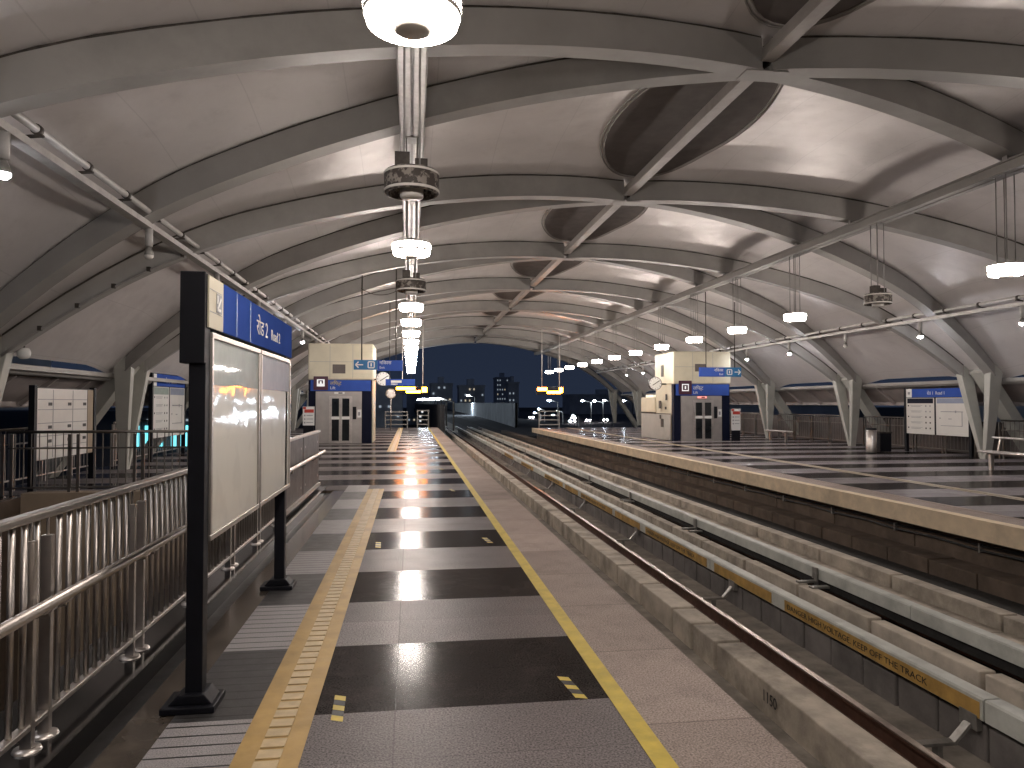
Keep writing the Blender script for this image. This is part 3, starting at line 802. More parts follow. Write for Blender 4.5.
# outer parapet of the far platform
mb = MB(); mb.box(17.62, 17.75, YN, REND, -.25, 1.02); tag(mb.build('outer_parapet', 'parapet_in'), 'long brown solid parapet behind the far platform railing', 'parapet')

# ------------------------------------------------------------------ map board and route boards
def paper_board(name, x, y0, y1, z0, z1, label, face=1, legs=True, hdr=None, cat='board', paper='grid', group=None):
    t = thing(name, (x, (y0+y1)/2, 0), label, cat, group); s_ = face
    MB().box(x-.05, x+.05, y0-.10, y0, .0, z1+.03).build('post', 'navy_frame', t)
    MB().box(x-.05, x+.05, y1, y1+.10, .0, z1+.03).build('post', 'navy_frame', t)
    MB().box(x-.03, x+.03, y0, y1, z0, z1).build('back_panel', 'navy_frame', t)
    fx = x + s_*.032
    def sheet(nm, a, b, c, d, mt, lift=0.):
        f0, f1 = fx + s_*lift, fx + s_*(lift+.004)
        return MB().box(min(f0, f1), max(f0, f1), a, b, c, d).build(nm, mt, t)
    return t, sheet
t, sh = paper_board('map_board', -6.72, 14.05, 16.4, .55, 1.89, 'dark framed board with white gridded paper and black marks, behind the stairwell railing', cat='notice board')
sh('paper', 14.07, 16.1, .56, 1.87, 'offwhite')
lines = MB(); fx = -6.72+.037
for yy in (14.65, 15.45): lines.box(fx, fx+.002, yy, yy+.02, .58, 1.85)
for zz in (.78, .98, 1.22, 1.47, 1.66): lines.box(fx, fx+.002, 14.1, 16.08, zz, zz+.014)
lines.build('grid_lines', 'greyprint', t)
m2 = MB()
for yy in (14.55, 15.32, 15.98):
    for zz in (.86, 1.12, 1.55): m2.box(fx, fx+.003, yy-.07, yy+.07, zz, zz+.06)
m2.build('printed_mark', 'black', t)
sh('side_strip', 16.12, 16.38, .56, 1.87, 'tan_wall')

def route_board(x, y0, y1, zb, zt, face, label, num, dirn):
    t, sh = paper_board('route_board', x, y0, y1, zb, zt, label, face, cat='signboard', group='blue topped route boards')
    hz = zt - (zt-zb)*.19; s_ = face
    near, far = (y0, y1) if face > 0 else (y1, y0)      # left end as a reader sees it
    def R_(f0, f1):
        a = near + (far-near)*f0; b = near + (far-near)*f1; return min(a, b), max(a, b)
    a, b = R_(0, .1); sh('icon_panel', a, b, hz, zt, 'white')
    a, b = R_(.1, 1); sh('header', a, b, hz, zt, 'blue')
    a, b = R_(0, .475); sh('case', a, b, zb, hz-.02, 'offwhite'); a, b = R_(.505, 1); sh('case', a, b, zb, hz-.02, 'offwhite')
    H2 = hz-.02; bh = (H2-zb)*.15
    a, b = R_(.02, .46); sh('case_band', a, b, H2-bh, H2-.015, 'greenprint' if face > 0 else 'blue_dark', .004)
    a, b = R_(.52, .98); sh('case_band', a, b, H2-bh, H2-.015, 'blueprint', .004)
    fx = x + s_*.042; mm = MB(); mg = MB()
    def bx(m_, f0, f1, z0, z1):
        a, b = R_(f0, f1); x0, x1 = sorted((fx-.003*s_, fx+.001*s_)); m_.box(x0, x1, a, b, z0, z1)
    for k in range(5):
        zz = H2-bh-.06-k*(H2-bh-zb-.1)/5
        bx(mg, .08, .28, zz-.012, zz); bx(mg, .09, .25, zz-.05, zz-.035)
        if k % 2 == 0: bx(mm, .03, .05, zz-.04, zz+.005)
        bx(mm if k > 1 else mg, .33, .35, zz-.05, zz); bx(mm if k > 1 else mg, .40, .42, zz-.05, zz)
    zz = zb + .55*(H2-zb)
    for (f0, f1, q0, q1) in ((.58, .92, .62, .64), (.90, .91, .25, .63), (.58, .9, .25, .265), (.56, .58, .44, .47), (.80, .82, .6, .66), (.70, .75, .43, .45)):
        bx(mg, f0, f1, zb+(H2-zb)*q0, zb+(H2-zb)*q1)
    mg.build('printed_lines', 'greyprint', t); mm.build('printed_mark', 'black', t)
    u = (0, 1, 0) if face > 0 else (0, -1, 0); st = near + (far-near)*.36
    text('header_text', 'रोड %s  Road %s' % (num, num), (zt-hz)*.52, (x + s_*.0375, st, hz+(zt-hz)*.3), u, (0, 0, 1), 'white', t, ext=.0008)
    a, b = R_(.03, .07); sh('icon', a, b, hz+(zt-hz)*.35, zt-(zt-hz)*.35, 'greyprint', .004)
    return t
route_board(-7.1, 21.1, 23.9, .62, 2.42, 1, 'blue topped Road 2 route board at the outer edge of the near platform', '2', 1)
route_board(16.35, 19.2, 21.9, .60, 2.06, -1, 'blue topped Road 1 route board beside a V column on the far platform', '1', -1)

# ------------------------------------------------------------------ lift towers
def lift(side, label):
    X = (lambda x: x) if side < 0 else (lambda x: x + 14.97)
    def bx(m_, xa, xb, *r, **k): a, b = sorted((X(xa), X(xb))); return m_.box(a, b, *r, **k)
    yf = 29.4 if side < 0 else 29.0; D = 2.35
    t = thing('lift_tower', (X(-2.8), yf, 0), label, 'lift tower', 'lift towers on the platforms')
    topz = 3.98 if side < 0 else 3.78; bz = 2.52 if side < 0 else 2.40; sz = 2.06 if side < 0 else 1.90
    xl, xr = -4.05, -1.50
    b = MB(); bx(b, xl, xr, yf, yf+D, bz, topz); b.build('upper_cladding', 'cream', t, bevel=.05)
    b = MB(); bx(b, xl+.02, xr-.06, yf+.02, yf+.30, 0, bz-.003); b.build('blue_front', 'blue_dark', t)
    b = MB(); bx(b, xl+.05, xr-.02, yf+.31, yf+D, 0, bz-.003); b.build('lower_cladding', 'cream', t)
    b = MB(); bx(b, xl+.1, xr-.1, yf-.012, yf+.018, sz+.02, bz-.01); b.build('blue_band', 'blue', t)
    b = MB(); bx(b, -3.74, -1.95, yf-.06, yf+.016, 0, sz); s0 = b.build('steel_surround', 'lift_steel', t)
    dl, dr = -3.16, -2.38
    b = MB(); bx(b, dl-.06, dr+.06, yf-.068, yf-.061, 0, sz-.18); b.build('door_frame', 'steel', s0)
    for k, (a, c) in enumerate(((dl, (dl+dr)/2-.012), ((dl+dr)/2+.012, dr))):
        dd = MB(); bx(dd, a, c, yf-.078, yf-.069, .02, sz-.22); d_ = dd.build('door', 'steel', t)
        for z0, z1 in ((.10, .94), (1.07, sz-.28)):
            g = MB(); bx(g, a+.05, c-.05, yf-.081, yf-.079, z0, z1); g.build('door_glass', 'glass_dark', d_)
        g = MB(); bx(g, a+.03, c-.03, yf-.083, yf-.0785, .955, 1.055); g.build('door_label', 'white', d_)
    b = MB(); bx(b, -2.30, -2.16, yf-.075, yf-.061, .95, 1.45); b.build('call_panel', 'navy_frame', t)
    b = MB(); bx(b, -2.12, -1.98 + .02, yf-.068, yf-.061, 1.02, 1.34); nb_ = b.build('notice', 'white', t)
    b = MB(); bx(b, -2.09, -2.01, yf-.071, yf-.0685, 1.10, 1.24); b.build('notice_print', 'greyprint', nb_)
    b = MB(); bx(b, -3.02, -2.62, yf-.075, yf-.061, sz-.10, sz-.02); ind = b.build('floor_indicator', 'white' if side < 0 else 'redlight', t)
    b = MB(); bx(b, -2.86, -2.70, yf-.079, yf-.0755, sz-.085, sz-.04); b.build('indicator_digit', 'black', ind)
    b = MB()
    for fx_ in (.33, .68): bx(b, xl+(xr-xl)*fx_, xl+(xr-xl)*fx_+.012, yf-.003, yf+.004, bz+.06, topz-.06)
    bx(b, xl+.06, xr-.06, yf-.003, yf+.004, bz+.72, bz+.732); b.build('panel_seam', 'greyprint', t)
    # vent window
    wx = (-3.10, -2.60); wz = (2.78, 3.14) if side < 0 else (2.93, 3.25)
    b = MB(); bx(b, wx[0], wx[1], yf-.008, yf-.002, *wz); b.build('vent', 'parapet_in', t)
    # pictogram square and text
    px = (-3.83, -3.27); pz = (sz+.06, bz+.14)
    b = MB(); bx(b, *px, yf-.05, yf-.0125, *pz); pc = b.build('pictogram', 'maroon', t)
    cx, cz = X((px[0]+px[1])/2), (pz[0]+pz[1])/2
    b = MB(); q = .15
    if side < 0: b.box(cx-q, cx+q, yf-.056, yf-.0505, cz-.13, cz+.15)
    else:
        for a in ((cx-q, cx+q, cz-.15, cz-.11), (cx-q, cx+q, cz+.11, cz+.15), (cx-q, cx-q+.04, cz-.11, cz+.11), (cx+q-.04, cx+q, cz-.11, cz+.11)): b.box(a[0], a[1], yf-.056, yf-.0505, a[2], a[3])
        b.box(cx-.03, cx+.03, yf-.056, yf-.0505, cz-.06, cz+.06)
    b.build('pictogram_frame', 'pictowhite', pc)
    if side < 0:
        b = MB(); b.box(cx-.09, cx+.09, yf-.06, yf-.0565, cz-.02, cz+.11); b.build('pictogram_inset', 'maroon', pc)
        b = MB(); b.box(cx-.035, cx+.035, yf-.064, yf-.0605, cz-.02, cz+.07); b.build('pictogram_figure', 'pictowhite', pc)
    tx0 = cx + .36
    text('band_text', 'लिफ्ट', .20, (tx0, yf-.016, sz+.26), (1, 0, 0), (0, 0, 1), 'yellow' if side < 0 else 'white', t)
    text('band_text', 'Lift', .16, (tx0, yf-.016, sz+.09), (1, 0, 0), (0, 0, 1), 'white', t)
    return t
lift(-1, 'cream and dark blue lift tower with steel doors on the near platform')
t = lift(1, 'cream and dark blue lift tower with steel doors on the far platform')
# service cabinet and grilles on the track side of the far tower
xw = 2*XC + 1.50
c = thing('service_cabinet', (xw+.5, 32.4, 0), 'low cream and grey cabinet attached behind the far lift tower', 'cabinet')
MB().box(xw-.002, xw+1.2, 31.37, 33.3, 1.18, 1.86).build('upper_box', 'cream', c, bevel=.02)
MB().box(xw-.002, xw+1.2, 31.37, 33.3, 0, 1.12).build('lower_box', 'greybase', c, bevel=.02)
MB().box(xw-.012, xw+1.2, 31.37, 33.3, 1.121, 1.179).build('divider', 'dark_metal', c)
m2 = MB(); m2.box(xw+.1, xw+1.0, 31.8, 32.9, 1.86, 1.98); m2.build('top_light', 'warmwin', c)
m2 = MB()
for y0, y1, z0, z1 in ((30.2, 30.45, 2.75, 3.25), (29.75, 29.9, 1.72, 1.98), (30.5, 30.75, 1.36, 1.70), (29.85, 29.98, 1.32, 1.44), (30.5, 30.65, .90, 1.08), (30.2, 30.5, .55, .90)): m2.box(xw-.035, xw-.002, y0, y1, z0, z1)
m2.build('wall_grille', 'dark_metal', t)
m2 = MB(); m2.box(xw-.012, xw-.001, 29.35, 31.35, .02, 1.10); m2.build('wall_panel', 'greybase', t)
m2 = MB(); m2.box(xw-.016, xw-.001, 29.35, 31.35, 1.11, 1.15); m2.build('wall_strip', 'dark_metal', t)

def notice_stand(x, y, z0, z1, wd, label):
    t = thing('notice_stand', (x, y, 0), label, 'notice board', 'red topped notices beside the lifts')
    MB().box(x-wd/2, x+wd/2, y-.02, y+.02, z0, z1).build('sheet', 'white', t)
    MB().box(x-wd/2+.06, x+wd/2-.02, y-.026, y-.0205, z1-.24, z1-.11).build('red_band', 'red', t)
    MB().box(x-wd/2+.01, x-wd/2+.12, y-.024, y-.0205, z1-.10, z1-.01).build('corner_mark', 'red', t)
    m2 = MB()
    for k in range(3): m2.box(x-wd/2+.14, x+wd/2-.05, y-.0255, y-.0205, z1-.36-k*.14, z1-.335-k*.14)
    for k in range(3): m2.box(x-wd/2+.05, x-wd/2+.10, y-.0255, y-.0205, z1-.38-k*.14, z1-.32-k*.14)
    m2.build('printed_lines', 'greyprint', t)
    MB().box(x-wd/2+.02, x+wd/2-.02, y-.015, y+.03, 0, z0-.002).build('stand', 'navy_frame', t)
notice_stand(-3.98, 29.15, .72, 1.46, .44, 'white notice with red header on a black stand beside the near lift')
notice_stand(13.55, 28.75, .45, 1.36, .40, 'white notice with red header on a black stand beside the far lift')

# ------------------------------------------------------------------ hanging signs, clocks, displays
def arrow(m_, x, z, y, s_, dirx):
    m_.box(x-.10*s_, x+.10*s_, y-.004, y, z-.016*s_, z+.016*s_)
    for q in (-1, 1): m_.bar((x+dirx*.115*s_, y-.002, z), (x+dirx*.03*s_, y-.002, z+q*.085*s_), .004, .034*s_, up=(dirx*.085*q, 0, .085))
def hang_sign(x0, x1, y, z0, z1, side, label):
    t = thing('hanging_sign', ((x0+x1)/2, y, z0), label, 'hanging sign', 'blue hanging exit signs')
    xm = x0 + (x1-x0)*.48 if side < 0 else x0 + (x1-x0)*.60
    pa, pb = ((x0, xm), (xm+.003, x1)) if side < 0 else ((xm+.003, x1), (x0, xm))
    MB().box(*pa, y-.06, y+.06, z0, z1).build('arrow_panel', 'cyan_blue', t)
    MB().box(*pb, y-.055, y+.055, z0-(.03 if side < 0 else 0), z1-.004).build('text_panel', 'blue', t)
    ac = pa[0] + (pa[1]-pa[0])*(.25 if side < 0 else .76); ic = pa[0] + (pa[1]-pa[0])*(.74 if side < 0 else .28); zc = (z0+z1)/2
    m2 = MB(); arrow(m2, ac, zc, y-.0605, 1.05, side); m2.build('arrow', 'white', t)
    m2 = MB(); q = .085
    for a in ((-q, q, -q-.02, -q+.01), (-q, q, q-.01, q+.02), (-q-.02, -q+.01, -q, q), (q-.01, q+.02, -q, q)): m2.box(ic+a[0], ic+a[1], y-.0645, y-.0605, zc+a[2], zc+a[3])
    m2.box(ic-.02, ic+.02, y-.0645, y-.0605, zc-.05, zc+.05); m2.build('icon', 'white', t)
    tx = pb[0]+.06 if side < 0 else pb[1]-.06
    al = 'LEFT' if side < 0 else 'RIGHT'
    text('sign_text', 'निकास', .14, (tx, y-.056, zc+.02), (1, 0, 0), (0, 0, 1), 'white', t, al)
    text('sign_text', 'Exit', .10, (tx, y-.056, zc-.11), (1, 0, 0), (0, 0, 1), 'white', t, al)
    for xx in (x0 + (x1-x0)*.16, x1 - (x1-x0)*.14):
        MB().tube([(xx, y, z1), (xx, y, zs(xx-XC))], .018, 8).build('rod', 'dark_metal', t)
hang_sign(-1.70, -.25, 22., 2.60, 2.89, -1, 'blue hanging sign with left arrow above the near platform')
hang_sign(10.40, 11.98, 25., 2.56, 2.90, 1, 'blue hanging sign with right arrow above the far platform')
t = thing('hanging_sign', (-.3, 27.5, 2.4), 'small bright blue hanging sign below the left arrow sign', 'hanging sign', 'blue hanging exit signs')
MB().box(-.95, .15, 27.44, 27.56, 2.26, 2.50).build('sign_box', 'blue', t)
m2 = MB(); m2.box(-.75, -.35, 27.435, 27.439, 2.36, 2.45); m2.box(-.75, -.50, 27.435, 27.439, 2.29, 2.33); m2.build('printed_lines', 'white', t)
for xx in (-.8, 0.): MB().tube([(xx, 27.5, 2.50), (xx, 27.5, zs(xx-XC))], .016, 8).build('rod', 'dark_metal', t)

def clock(c, r, wall, label):
    t = thing('clock', c, label, 'clock', 'round white platform clocks')
    x, y, z = c
    m2 = MB(); m2.tube([(x, y-.06, z), (x, y+.06, z)], r, 32); m2.build('case', 'navy_frame', t)
    f = MB(); f.disc((x, y-.063, z), r*.93, (0, -1, 0), 32); fc = f.build('face', 'white', t)
    m2 = MB()
    for k in range(12):
        a = k*math.pi/6; m2.bar((x+r*.72*math.sin(a), y-.065, z+r*.72*math.cos(a)), (x+r*.86*math.sin(a), y-.065, z+r*.86*math.cos(a)), .003, .02, up=(math.cos(a), 0, -math.sin(a)))
    m2.build('hour_mark', 'black', fc)
    m2 = MB()
    for a, L in ((R(238), .5), (R(56), .74)): m2.bar((x, y-.068, z), (x+r*L*math.sin(a), y-.068, z+r*L*math.cos(a)), .003, .03, up=(math.cos(a), 0, -math.sin(a)))
    m2.build('hand', 'black', fc)
    MB().bar((x + (r if wall > x else -r)*.95, y, z-.02), (wall, y, z-.02), .05, .05).build('arm', 'dark_metal', t)
clock((-1.10, 28.5, 2.54), .29, -1.56, 'round white clock on the near lift tower') if False else clock((-1.12, 29.8, 2.58), .30, -1.49, 'round white clock on the near lift tower corner')
clock((10.42, 29.9, 2.44), .29, 10.93, 'round white clock on the far lift tower wall')

def led(x0, x1, y, z0, z1, label, pattern):
    t = thing('led_display', ((x0+x1)/2, y, z0), label, 'led display', 'orange train displays')
    MB().box(x0-.06, x1+.06, y-.08, y+.08, z0-.05, z1+.05).build('case', 'navy_frame', t, bevel=.01)
    m2 = MB()
    for a, b, c_, d in pattern: m2.box(x0+(x1-x0)*a, x0+(x1-x0)*b, y-.086, y-.0805, z0+(z1-z0)*c_, z0+(z1-z0)*d)
    m2.build('lit_row', 'led', t)
    for xx in (x0+.3, x1-.2): MB().tube([(xx, y, z1+.05), (xx, y, zs(xx-XC))], .02, 8).build('rod', 'cap', t)
led(-.72, .78, 36., 2.10, 2.38, 'lit orange train display hanging over the near platform', ((.0, .62, .55, 1.), (.32, .8, .0, .42), (.84, 1., .1, 1.)))
led(7.75, 9.35, 44., 2.16, 2.56, 'lit orange train display hanging over the far platform', ((.0, .38, .5, 1.), (.38, .92, .05, .45), (.86, 1., .2, 1.)))

t = thing('hanging_cable', (-.9, 24.5, 4.6), 'thin dark cable sagging between the sign rod and the lamp beam', 'cable')
pts = []
for k in range(17):
    u = k/16.; pts.append((-1.50 + 1.40*u, 22.05, 5.30 - .05*u - 2.6*u*(1-u)*.42 - .25*(1-u)))
MB().tube(pts, .012, 6).build('cable', 'dark_metal', t)
# convex mirror, end gates
t = thing('convex_mirror', (-1.18, 43.2, 0), 'round convex mirror on a pole near the end of the near platform', 'mirror')
MB().tube([(-1.18, 43.2, 0), (-1.18, 43.2, 2.0)], .035, 10).build('pole', 'steel', t)
m2 = MB(); m2.tube([(-1.18, 43.12, 2.16), (-1.18, 43.17, 2.16)], .30, 28); m2.build('rim', 'tan_wall', t)
m2 = MB(); m2.disc((-1.18, 43.115, 2.16), .26, (0, -1, 0), 28); m2.build('glass', 'steel', t)
def gate(x0, x1, y, h, label):
    t = thing('end_gate', ((x0+x1)/2, y, 0), label, 'gate', 'steel barriers at the platform ends')
    for xx in (x0, x1): MB().box(xx-.03, xx+.03, y-.03, y+.03, 0, h).build('post', 'galv', t)
    for z in (.22, .52, .80, h-.05): MB().box(x0+.03, x1-.03, y-.02, y+.02, z-.03, z+.03).build('bar', 'galv', t)
    return t
gate(-1.62, -.22, 46.9, 1.08, 'four bar steel barrier closing the near platform end')
g = gate(.42, 1.12, 46.9, 1.16, 'narrow steel end gate with two white lamps beside the near track')
for z in (1.02, .72, .44): MB().lathe([(.0, -.06), (.07, -.05), (.07, .05), (.0, .06)], (.72 if z > .9 else .6, 46.84, z), 12).build('marker_lamp', 'coolwin', g)
gate(8.1, 9.4, 45.3, 1.12, 'steel barrier closing the far platform end')

# bin, benches, extinguisher on the far platform
t = thing('litter_bin', (14.62, 21.3, 0), 'round stainless litter bin with black top on the far platform', 'bin')
MB().lathe([(.0, .02), (.155, .02), (.16, .04), (.16, .74), (.0, .74)], (14.62, 21.3, 0), 24).build('body', 'steel', t)
MB().lathe([(.162, .741), (.165, .78), (.13, .80), (.0, .80)], (14.62, 21.3, 0), 24).build('lid', 'navy_frame', t)
MB().lathe([(.0, .0), (.17, .0), (.17, .019), (.0, .019)], (14.62, 21.3, 0), 24).build('base', 'navy_frame', t)
t = thing('control_box', (15.2, 21.6, 0), 'dark box standing behind the stainless litter bin', 'box')
MB().box(15.0, 15.4, 21.4, 21.9, .03, .62).build('body', 'navy_frame', t, bevel=.015); MB().box(14.98, 15.42, 21.38, 21.92, .62, .66).build('lid', 'dark_metal', t, bevel=.008)
def bench(x, y0, y1, label):
    t = thing('platform_bench', (x, (y0+y1)/2, 0), label, 'bench', 'tubular steel benches on the far platform')
    for dx in (-.13, .02, .16): MB().tube([(x+dx, y0, .43), (x+dx, y1, .43)], .03, 10).build('seat_tube', 'steel', t)
    if x < 15: MB().tube([(x+.26, y0, .76), (x+.26, y1, .76)], .03, 10).build('back_tube', 'steel', t)
    for yy in (y0+.25, y1-.25):
        m2 = MB(); m2.box(x-.04, x+.04, yy-.04, yy+.04, 0, .40); m2.box(x-.15, x+.20, yy-.03, yy+.03, .37, .402); m2.bar((x+.18, yy, .40), (x+.26, yy, .74), .04, .04) if x < 15 else None; m2.build('leg', 'steel', t)
bench(13.75, 13.1, 15.75, 'tubular steel bench at the right edge of the far platform')
bench(15.2, 27.4, 29.2, 'tubular steel bench between the lift and the V columns')
t = thing('fire_extinguisher', (16.55, 16.9, .3), 'red fire extinguisher by the far platform railing', 'fire extinguisher')
MB().lathe([(.0, .0), (.08, .0), (.085, .03), (.085, .42), (.05, .50), (.03, .52), (.0, .52)], (16.55, 16.9, .3), 16).build('cylinder', 'red', t)
m2 = MB(); m2.box(16.53, 16.57, 16.82, 16.98, .82, .86); m2.tube([(16.55, 16.88, .84), (16.47, 16.82, .7), (16.45, 16.82, .5)], .012, 6); m2.build('handle', 'navy_frame', t)
MB().box(16.47, 16.63, 16.82, 16.98, 0.02, .298).build('stand', 'navy_frame', t)
# speaker on the near left rib
t = thing('loudspeaker', (-6.42, 13.05, 2.43), 'white round loudspeaker under the eave above the map board', 'loudspeaker')
m2 = MB(); m2.lathe([(.0, -.10), (.06, -.09), (.10, -.04), (.105, .02), (.08, .08), (.0, .10)], (-6.42, 13.05, 2.43), 18); m2.build('body', 'white', t)
MB().bar((-6.42, 13.05, 2.52), (-6.46, 13.1, zs(-11.16)-.02), .03, .03).build('bracket', 'dark_metal', t)
# thin cable conduit that follows the vault on the near side
t = thing('roof_conduit', (-3.6, 12.6, 3.6), 'thin cable conduit with black clips along an arch rib above the stairwell', 'conduit')
pts = []
for k in range(17):
    ww = -8.5 - 2.75*k/16; pts.append((XC+ww, 15.4 + 2.62*ww/KNEE - .19, zr(ww)-.035))
MB().tube(pts, .02, 8).build('tube', 'tray', t)
for k in range(1, 16, 3): MB().bar(Vector(pts[k])-Vector((0, .0, .02)), Vector(pts[k])+Vector((0, 0, .06)), .06, .05).build('clip', 'dark_metal', t)

# ------------------------------------------------------------------ beyond the station
mb = MB(); mb.quad((-900, -300, -8.5), (1500, -300, -8.5), (1500, 1600, -8.5), (-900, 1600, -8.5)); struct(mb.build('ground', 'ground'))
PW = [(10.7, 74), (10.95, 79), (12.0, 110), (12.6, 144), (13.4, 200), (14.6, 270), (15.8, 340), (16, 380)]
mb = MB()
for (a, b), (c, d) in zip(PW, PW[1:]):
    i = len(mb.v); mb.v += [(a, b, -1.3), (c, d, -1.3), (c, d, 1.62), (a, b, 1.62), (a+.3, b, -1.3), (c+.3, d, -1.3), (c+.3, d, 1.62), (a+.3, b, 1.62)]
    for q in ((0, 1, 2, 3), (7, 6, 5, 4), (3, 2, 6, 7)): mb.face(tuple(i+k for k in q))
tag(mb.build('viaduct_parapet', 'parapet'), 'long pale parapet wall of the viaduct beyond the far platform', 'parapet')
M['dark_parapet'] = mat('shade_black_parapet', (.025, .026, .03), .9)  # near-black base colour stands in for night shade on unlit wall and deck
mb = MB(); mb.box(1.95, 2.2, 47.4, 380, -1.3, 1.50); tag(mb.build('viaduct_parapet', 'dark_parapet'), 'black unlit parapet wall of the viaduct beyond the near platform', 'parapet')
mb = MB(); mb.box(1.5, 18, 55, 400, -2.2, -.95); struct(mb.build('viaduct_deck', 'dark_parapet'))
mb = MB(); mb.quad((20, 60, -4.4), (80, 60, -4.4), (150, 500, -4.4), (50, 500, -4.4)); struct(mb.build('road', 'asphalt'))

def building(name, x, y, wd, dp, h, label, cols, rows, lit, mt='far_wall', z0=-8.5, wz=(3., None), warm=.3, tank=True):
    t = thing(name, (x, y, z0), label, 'building', 'distant buildings at night')
    b = MB(); b.box(x-wd/2, x+wd/2, y, y+dp, z0, z0+h); b.build('walls', mt, t)
    b = MB(); b.box(x-wd/2-.3, x+wd/2+.3, y-.3, y+dp+.3, z0+h, z0+h+.9)
    if tank: b.box(x-wd*.15, x+wd*.12, y+dp*.3, y+dp*.7, z0+h+.9, z0+h+3.6)
    b.build('roof', mt, t)
    for r in range(rows):
        for c in range(cols):
            if random.random() < lit:
                cx = x - wd/2 + wd*(c+.5)/cols; cz = z0 + h*(r+.6)/rows; s_ = min(wd/cols*.15, .40)
                b = MB(); b.box(cx-s_, cx+s_, y-.15, y-.02, cz-.38, cz+.38); b.build('window', 'warmwin' if random.random() < warm else 'coolwin', t)
    return t
building('apartment_block', 12.6, 300, 9, 12, 17.5, 'small tower with lit windows, leftmost above the parapet', 4, 7, .5)
building('apartment_block', 26, 310, 11, 12, 17, 'wide block with columns of lit stair windows', 6, 7, .45)
building('apartment_block', 54, 420, 8.5, 16, 24.5, 'tallest tower with scattered lit windows in the middle distance', 6, 9, .5)
building('apartment_block', 47, 330, 5, 10, 19, 'narrow block with few lights right of the tallest tower', 3, 6, .35)
building('apartment_block', 5, 340, 14, 12, 15, 'low block behind the near platform end', 6, 4, .3)
building('apartment_block', -14, 260, 22, 12, 17, 'dark low block left of the near lift', 7, 5, .3)
building('apartment_block', 110, 380, 50, 20, 14, 'long low dark block behind the street lights', 14, 4, .12)
building('apartment_block', 92, 170, 34, 14, 9.5, 'dark shed beyond the far platform end', 6, 2, .12)
building('apartment_block', -52, 70, 26, 14, 14, 'dark block with few lights beyond the near platform edge', 7, 5, .22)
building('apartment_block', 85, 60, 40, 16, 9.3, 'dark low block beyond the far platform parapet', 9, 3, .08, tank=False)
# cyan lit shop front beyond the near platform edge
t = thing('glass_building', (-17, 44, -8.5), 'building with bright cyan lit windows beyond the near platform railing', 'building')
b = MB(); b.box(-27, -9.0, 44, 52, -8.5, 1.15); b.build('walls', 'night_wall', t)
for k in range(5):
    x0 = -16.6 + 1.45*k; b = MB(); b.box(x0, x0+1.15, 43.93, 43.99, -1.0, .30); f = b.build('window', 'cyanwin', t)
    b = MB(); b.box(x0+.55, x0+.60, 43.90, 43.925, -1.0, .30); b.build('window_bar', 'night_wall', f)
    b = MB(); b.box(x0+.1, x0+1.05, 43.93, 43.99, .55, .68); b.build('light_strip', 'coolwin', t)

def street_lamp(x, y, h, label, r=.28):
    t = thing('street_lamp', (x, y, -7), label, 'street lamp', 'street lamps beyond the station')
    MB().tube([(x, y, -8.5), (x, y, h), (x-1.2, y, h+.3)], .09, 8).build('pole', 'galv', t)
    m2 = MB(); m2.lathe([(.0, -.12), (r*.8, -.10), (r, .0), (r*.6, .10), (.0, .12)], (x-1.4, y, h+.25), 12); m2.build('lamp_head', 'street', t)
for k, x in enumerate((23.0, 28.3, 30.1, 31.6, 34.6)):
    street_lamp(x, 112 - k*.5, 1.75 - .05*(k % 3), 'bluish street lamp right of the viaduct, %s from the left' % nth(k), .20 if k else .3)
M['street'] = emit('string_light', (.80, .90, 1.), 260.)
for k in range(14):
    street_lamp(3.75, 64 + 13.*k, 1.72 + .055*k, 'small white lamp in the string along the viaduct, %s from the station' % nth(k), .13 + .012*k)
M['street'] = emit('flood_light', (.75, .87, 1.), 900.)
street_lamp(13.2, 150, 2.85, 'bright bluish floodlight above the viaduct parapet', .35)
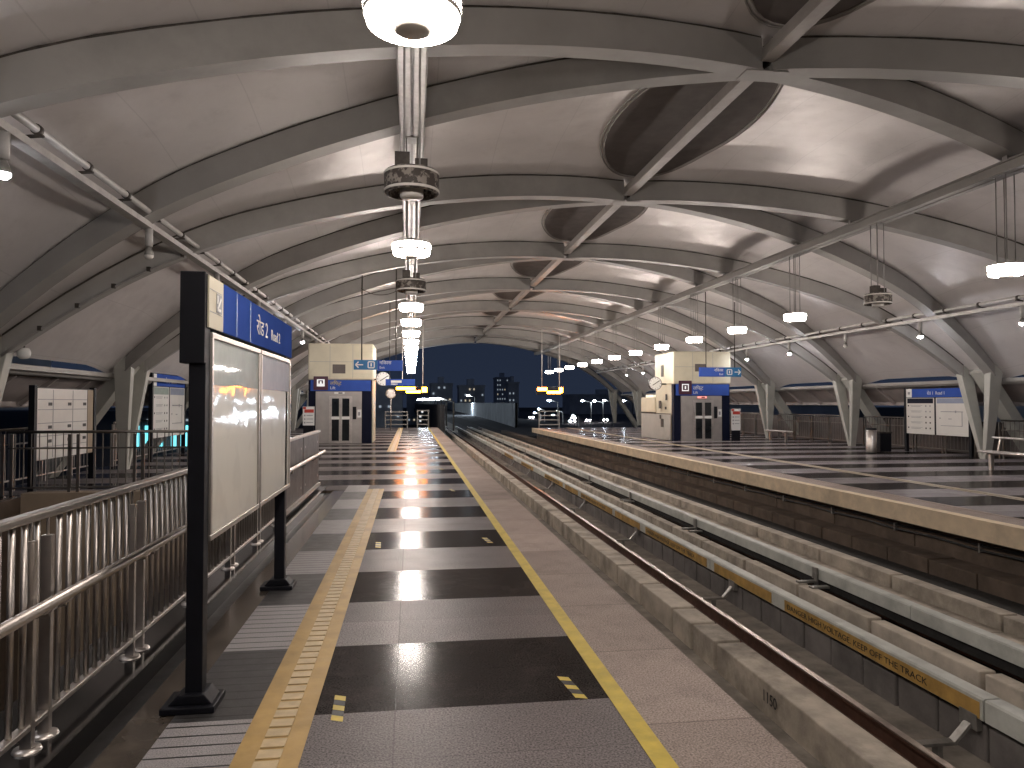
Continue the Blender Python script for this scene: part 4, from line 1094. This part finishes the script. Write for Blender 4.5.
for k, (x, y, z) in enumerate(((27.2, 158, -.6), (29.6, 166, .2), (31.8, 160, -1.1), (35.2, 172, -.4), (38.2, 168, -1.4), (33.4, 150, -2.2))):
    street_lamp(x+1.4, y, z-.25, 'white street lamp over the road beyond the station, %s of that cluster' % nth(k), .16)
# cars with headlights on
def car(x, y, label):
    t = thing('car', (x, y, -4.4), label, 'car', 'cars with headlights on below the station')
    z = -4.4
    b = MB(); b.extr([(x-.85, z+.3), (x+.85, z+.3), (x+.88, z+.8), (x+.68, z+.95), (x+.58, z+1.45), (x-.58, z+1.45), (x-.68, z+.95), (x-.88, z+.8)], y, y+4.2); b.build('body', 'night_wall', t, bevel=.08)
    for s_ in (-1, 1):
        m2 = MB(); m2.tube([(x+s_*.6, y-.04, z+.7), (x+s_*.6, y+.02, z+.7)], .27, 14); m2.build('headlight', 'head', t)
        for yy in (y+.8, y+3.3):
            m2 = MB(); m2.tube([(x+s_*.70, yy, z+.32), (x+s_*.90, yy, z+.32)], .32, 14); m2.build('wheel', 'black', t)
for k, (px, yy) in enumerate(((47., 207), (53.5, 214), (60.5, 220), (57, 250), (44, 262))):
    car(px, yy, 'car with bright headlights on the road, %s from the left' % ('second', 'fourth', 'rightmost', 'third', 'leftmost')[k])

# ------------------------------------------------------------------ camera
cam = bpy.data.cameras.new('camera'); co = bpy.data.objects.new('camera', cam); COL.objects.link(co)
F = 720.; psi, th = math.atan(101/F), math.atan(19/F)
cam.sensor_width = 36.; cam.lens = 36*F/1024; cam.clip_end = 3000; cam.clip_start = .05
co.location = (0, 0, 1.6); co.rotation_euler = (math.pi/2 + th, 0, -psi)
sc.camera = co

for o in bpy.data.objects:
    if '_o' in o: del o['_o']
sc.view_settings.view_transform = 'Standard'; sc.view_settings.look = 'None'; sc.view_settings.exposure = .45; sc.view_settings.gamma = 1.
sc.render.engine = 'CYCLES'
cy = sc.cycles
cy.use_denoising = True; cy.max_bounces = 8; cy.diffuse_bounces = 4; cy.glossy_bounces = 4; cy.transmission_bounces = 2
cy.sample_clamp_indirect = 6.; cy.caustics_reflective = False; cy.use_light_tree = True
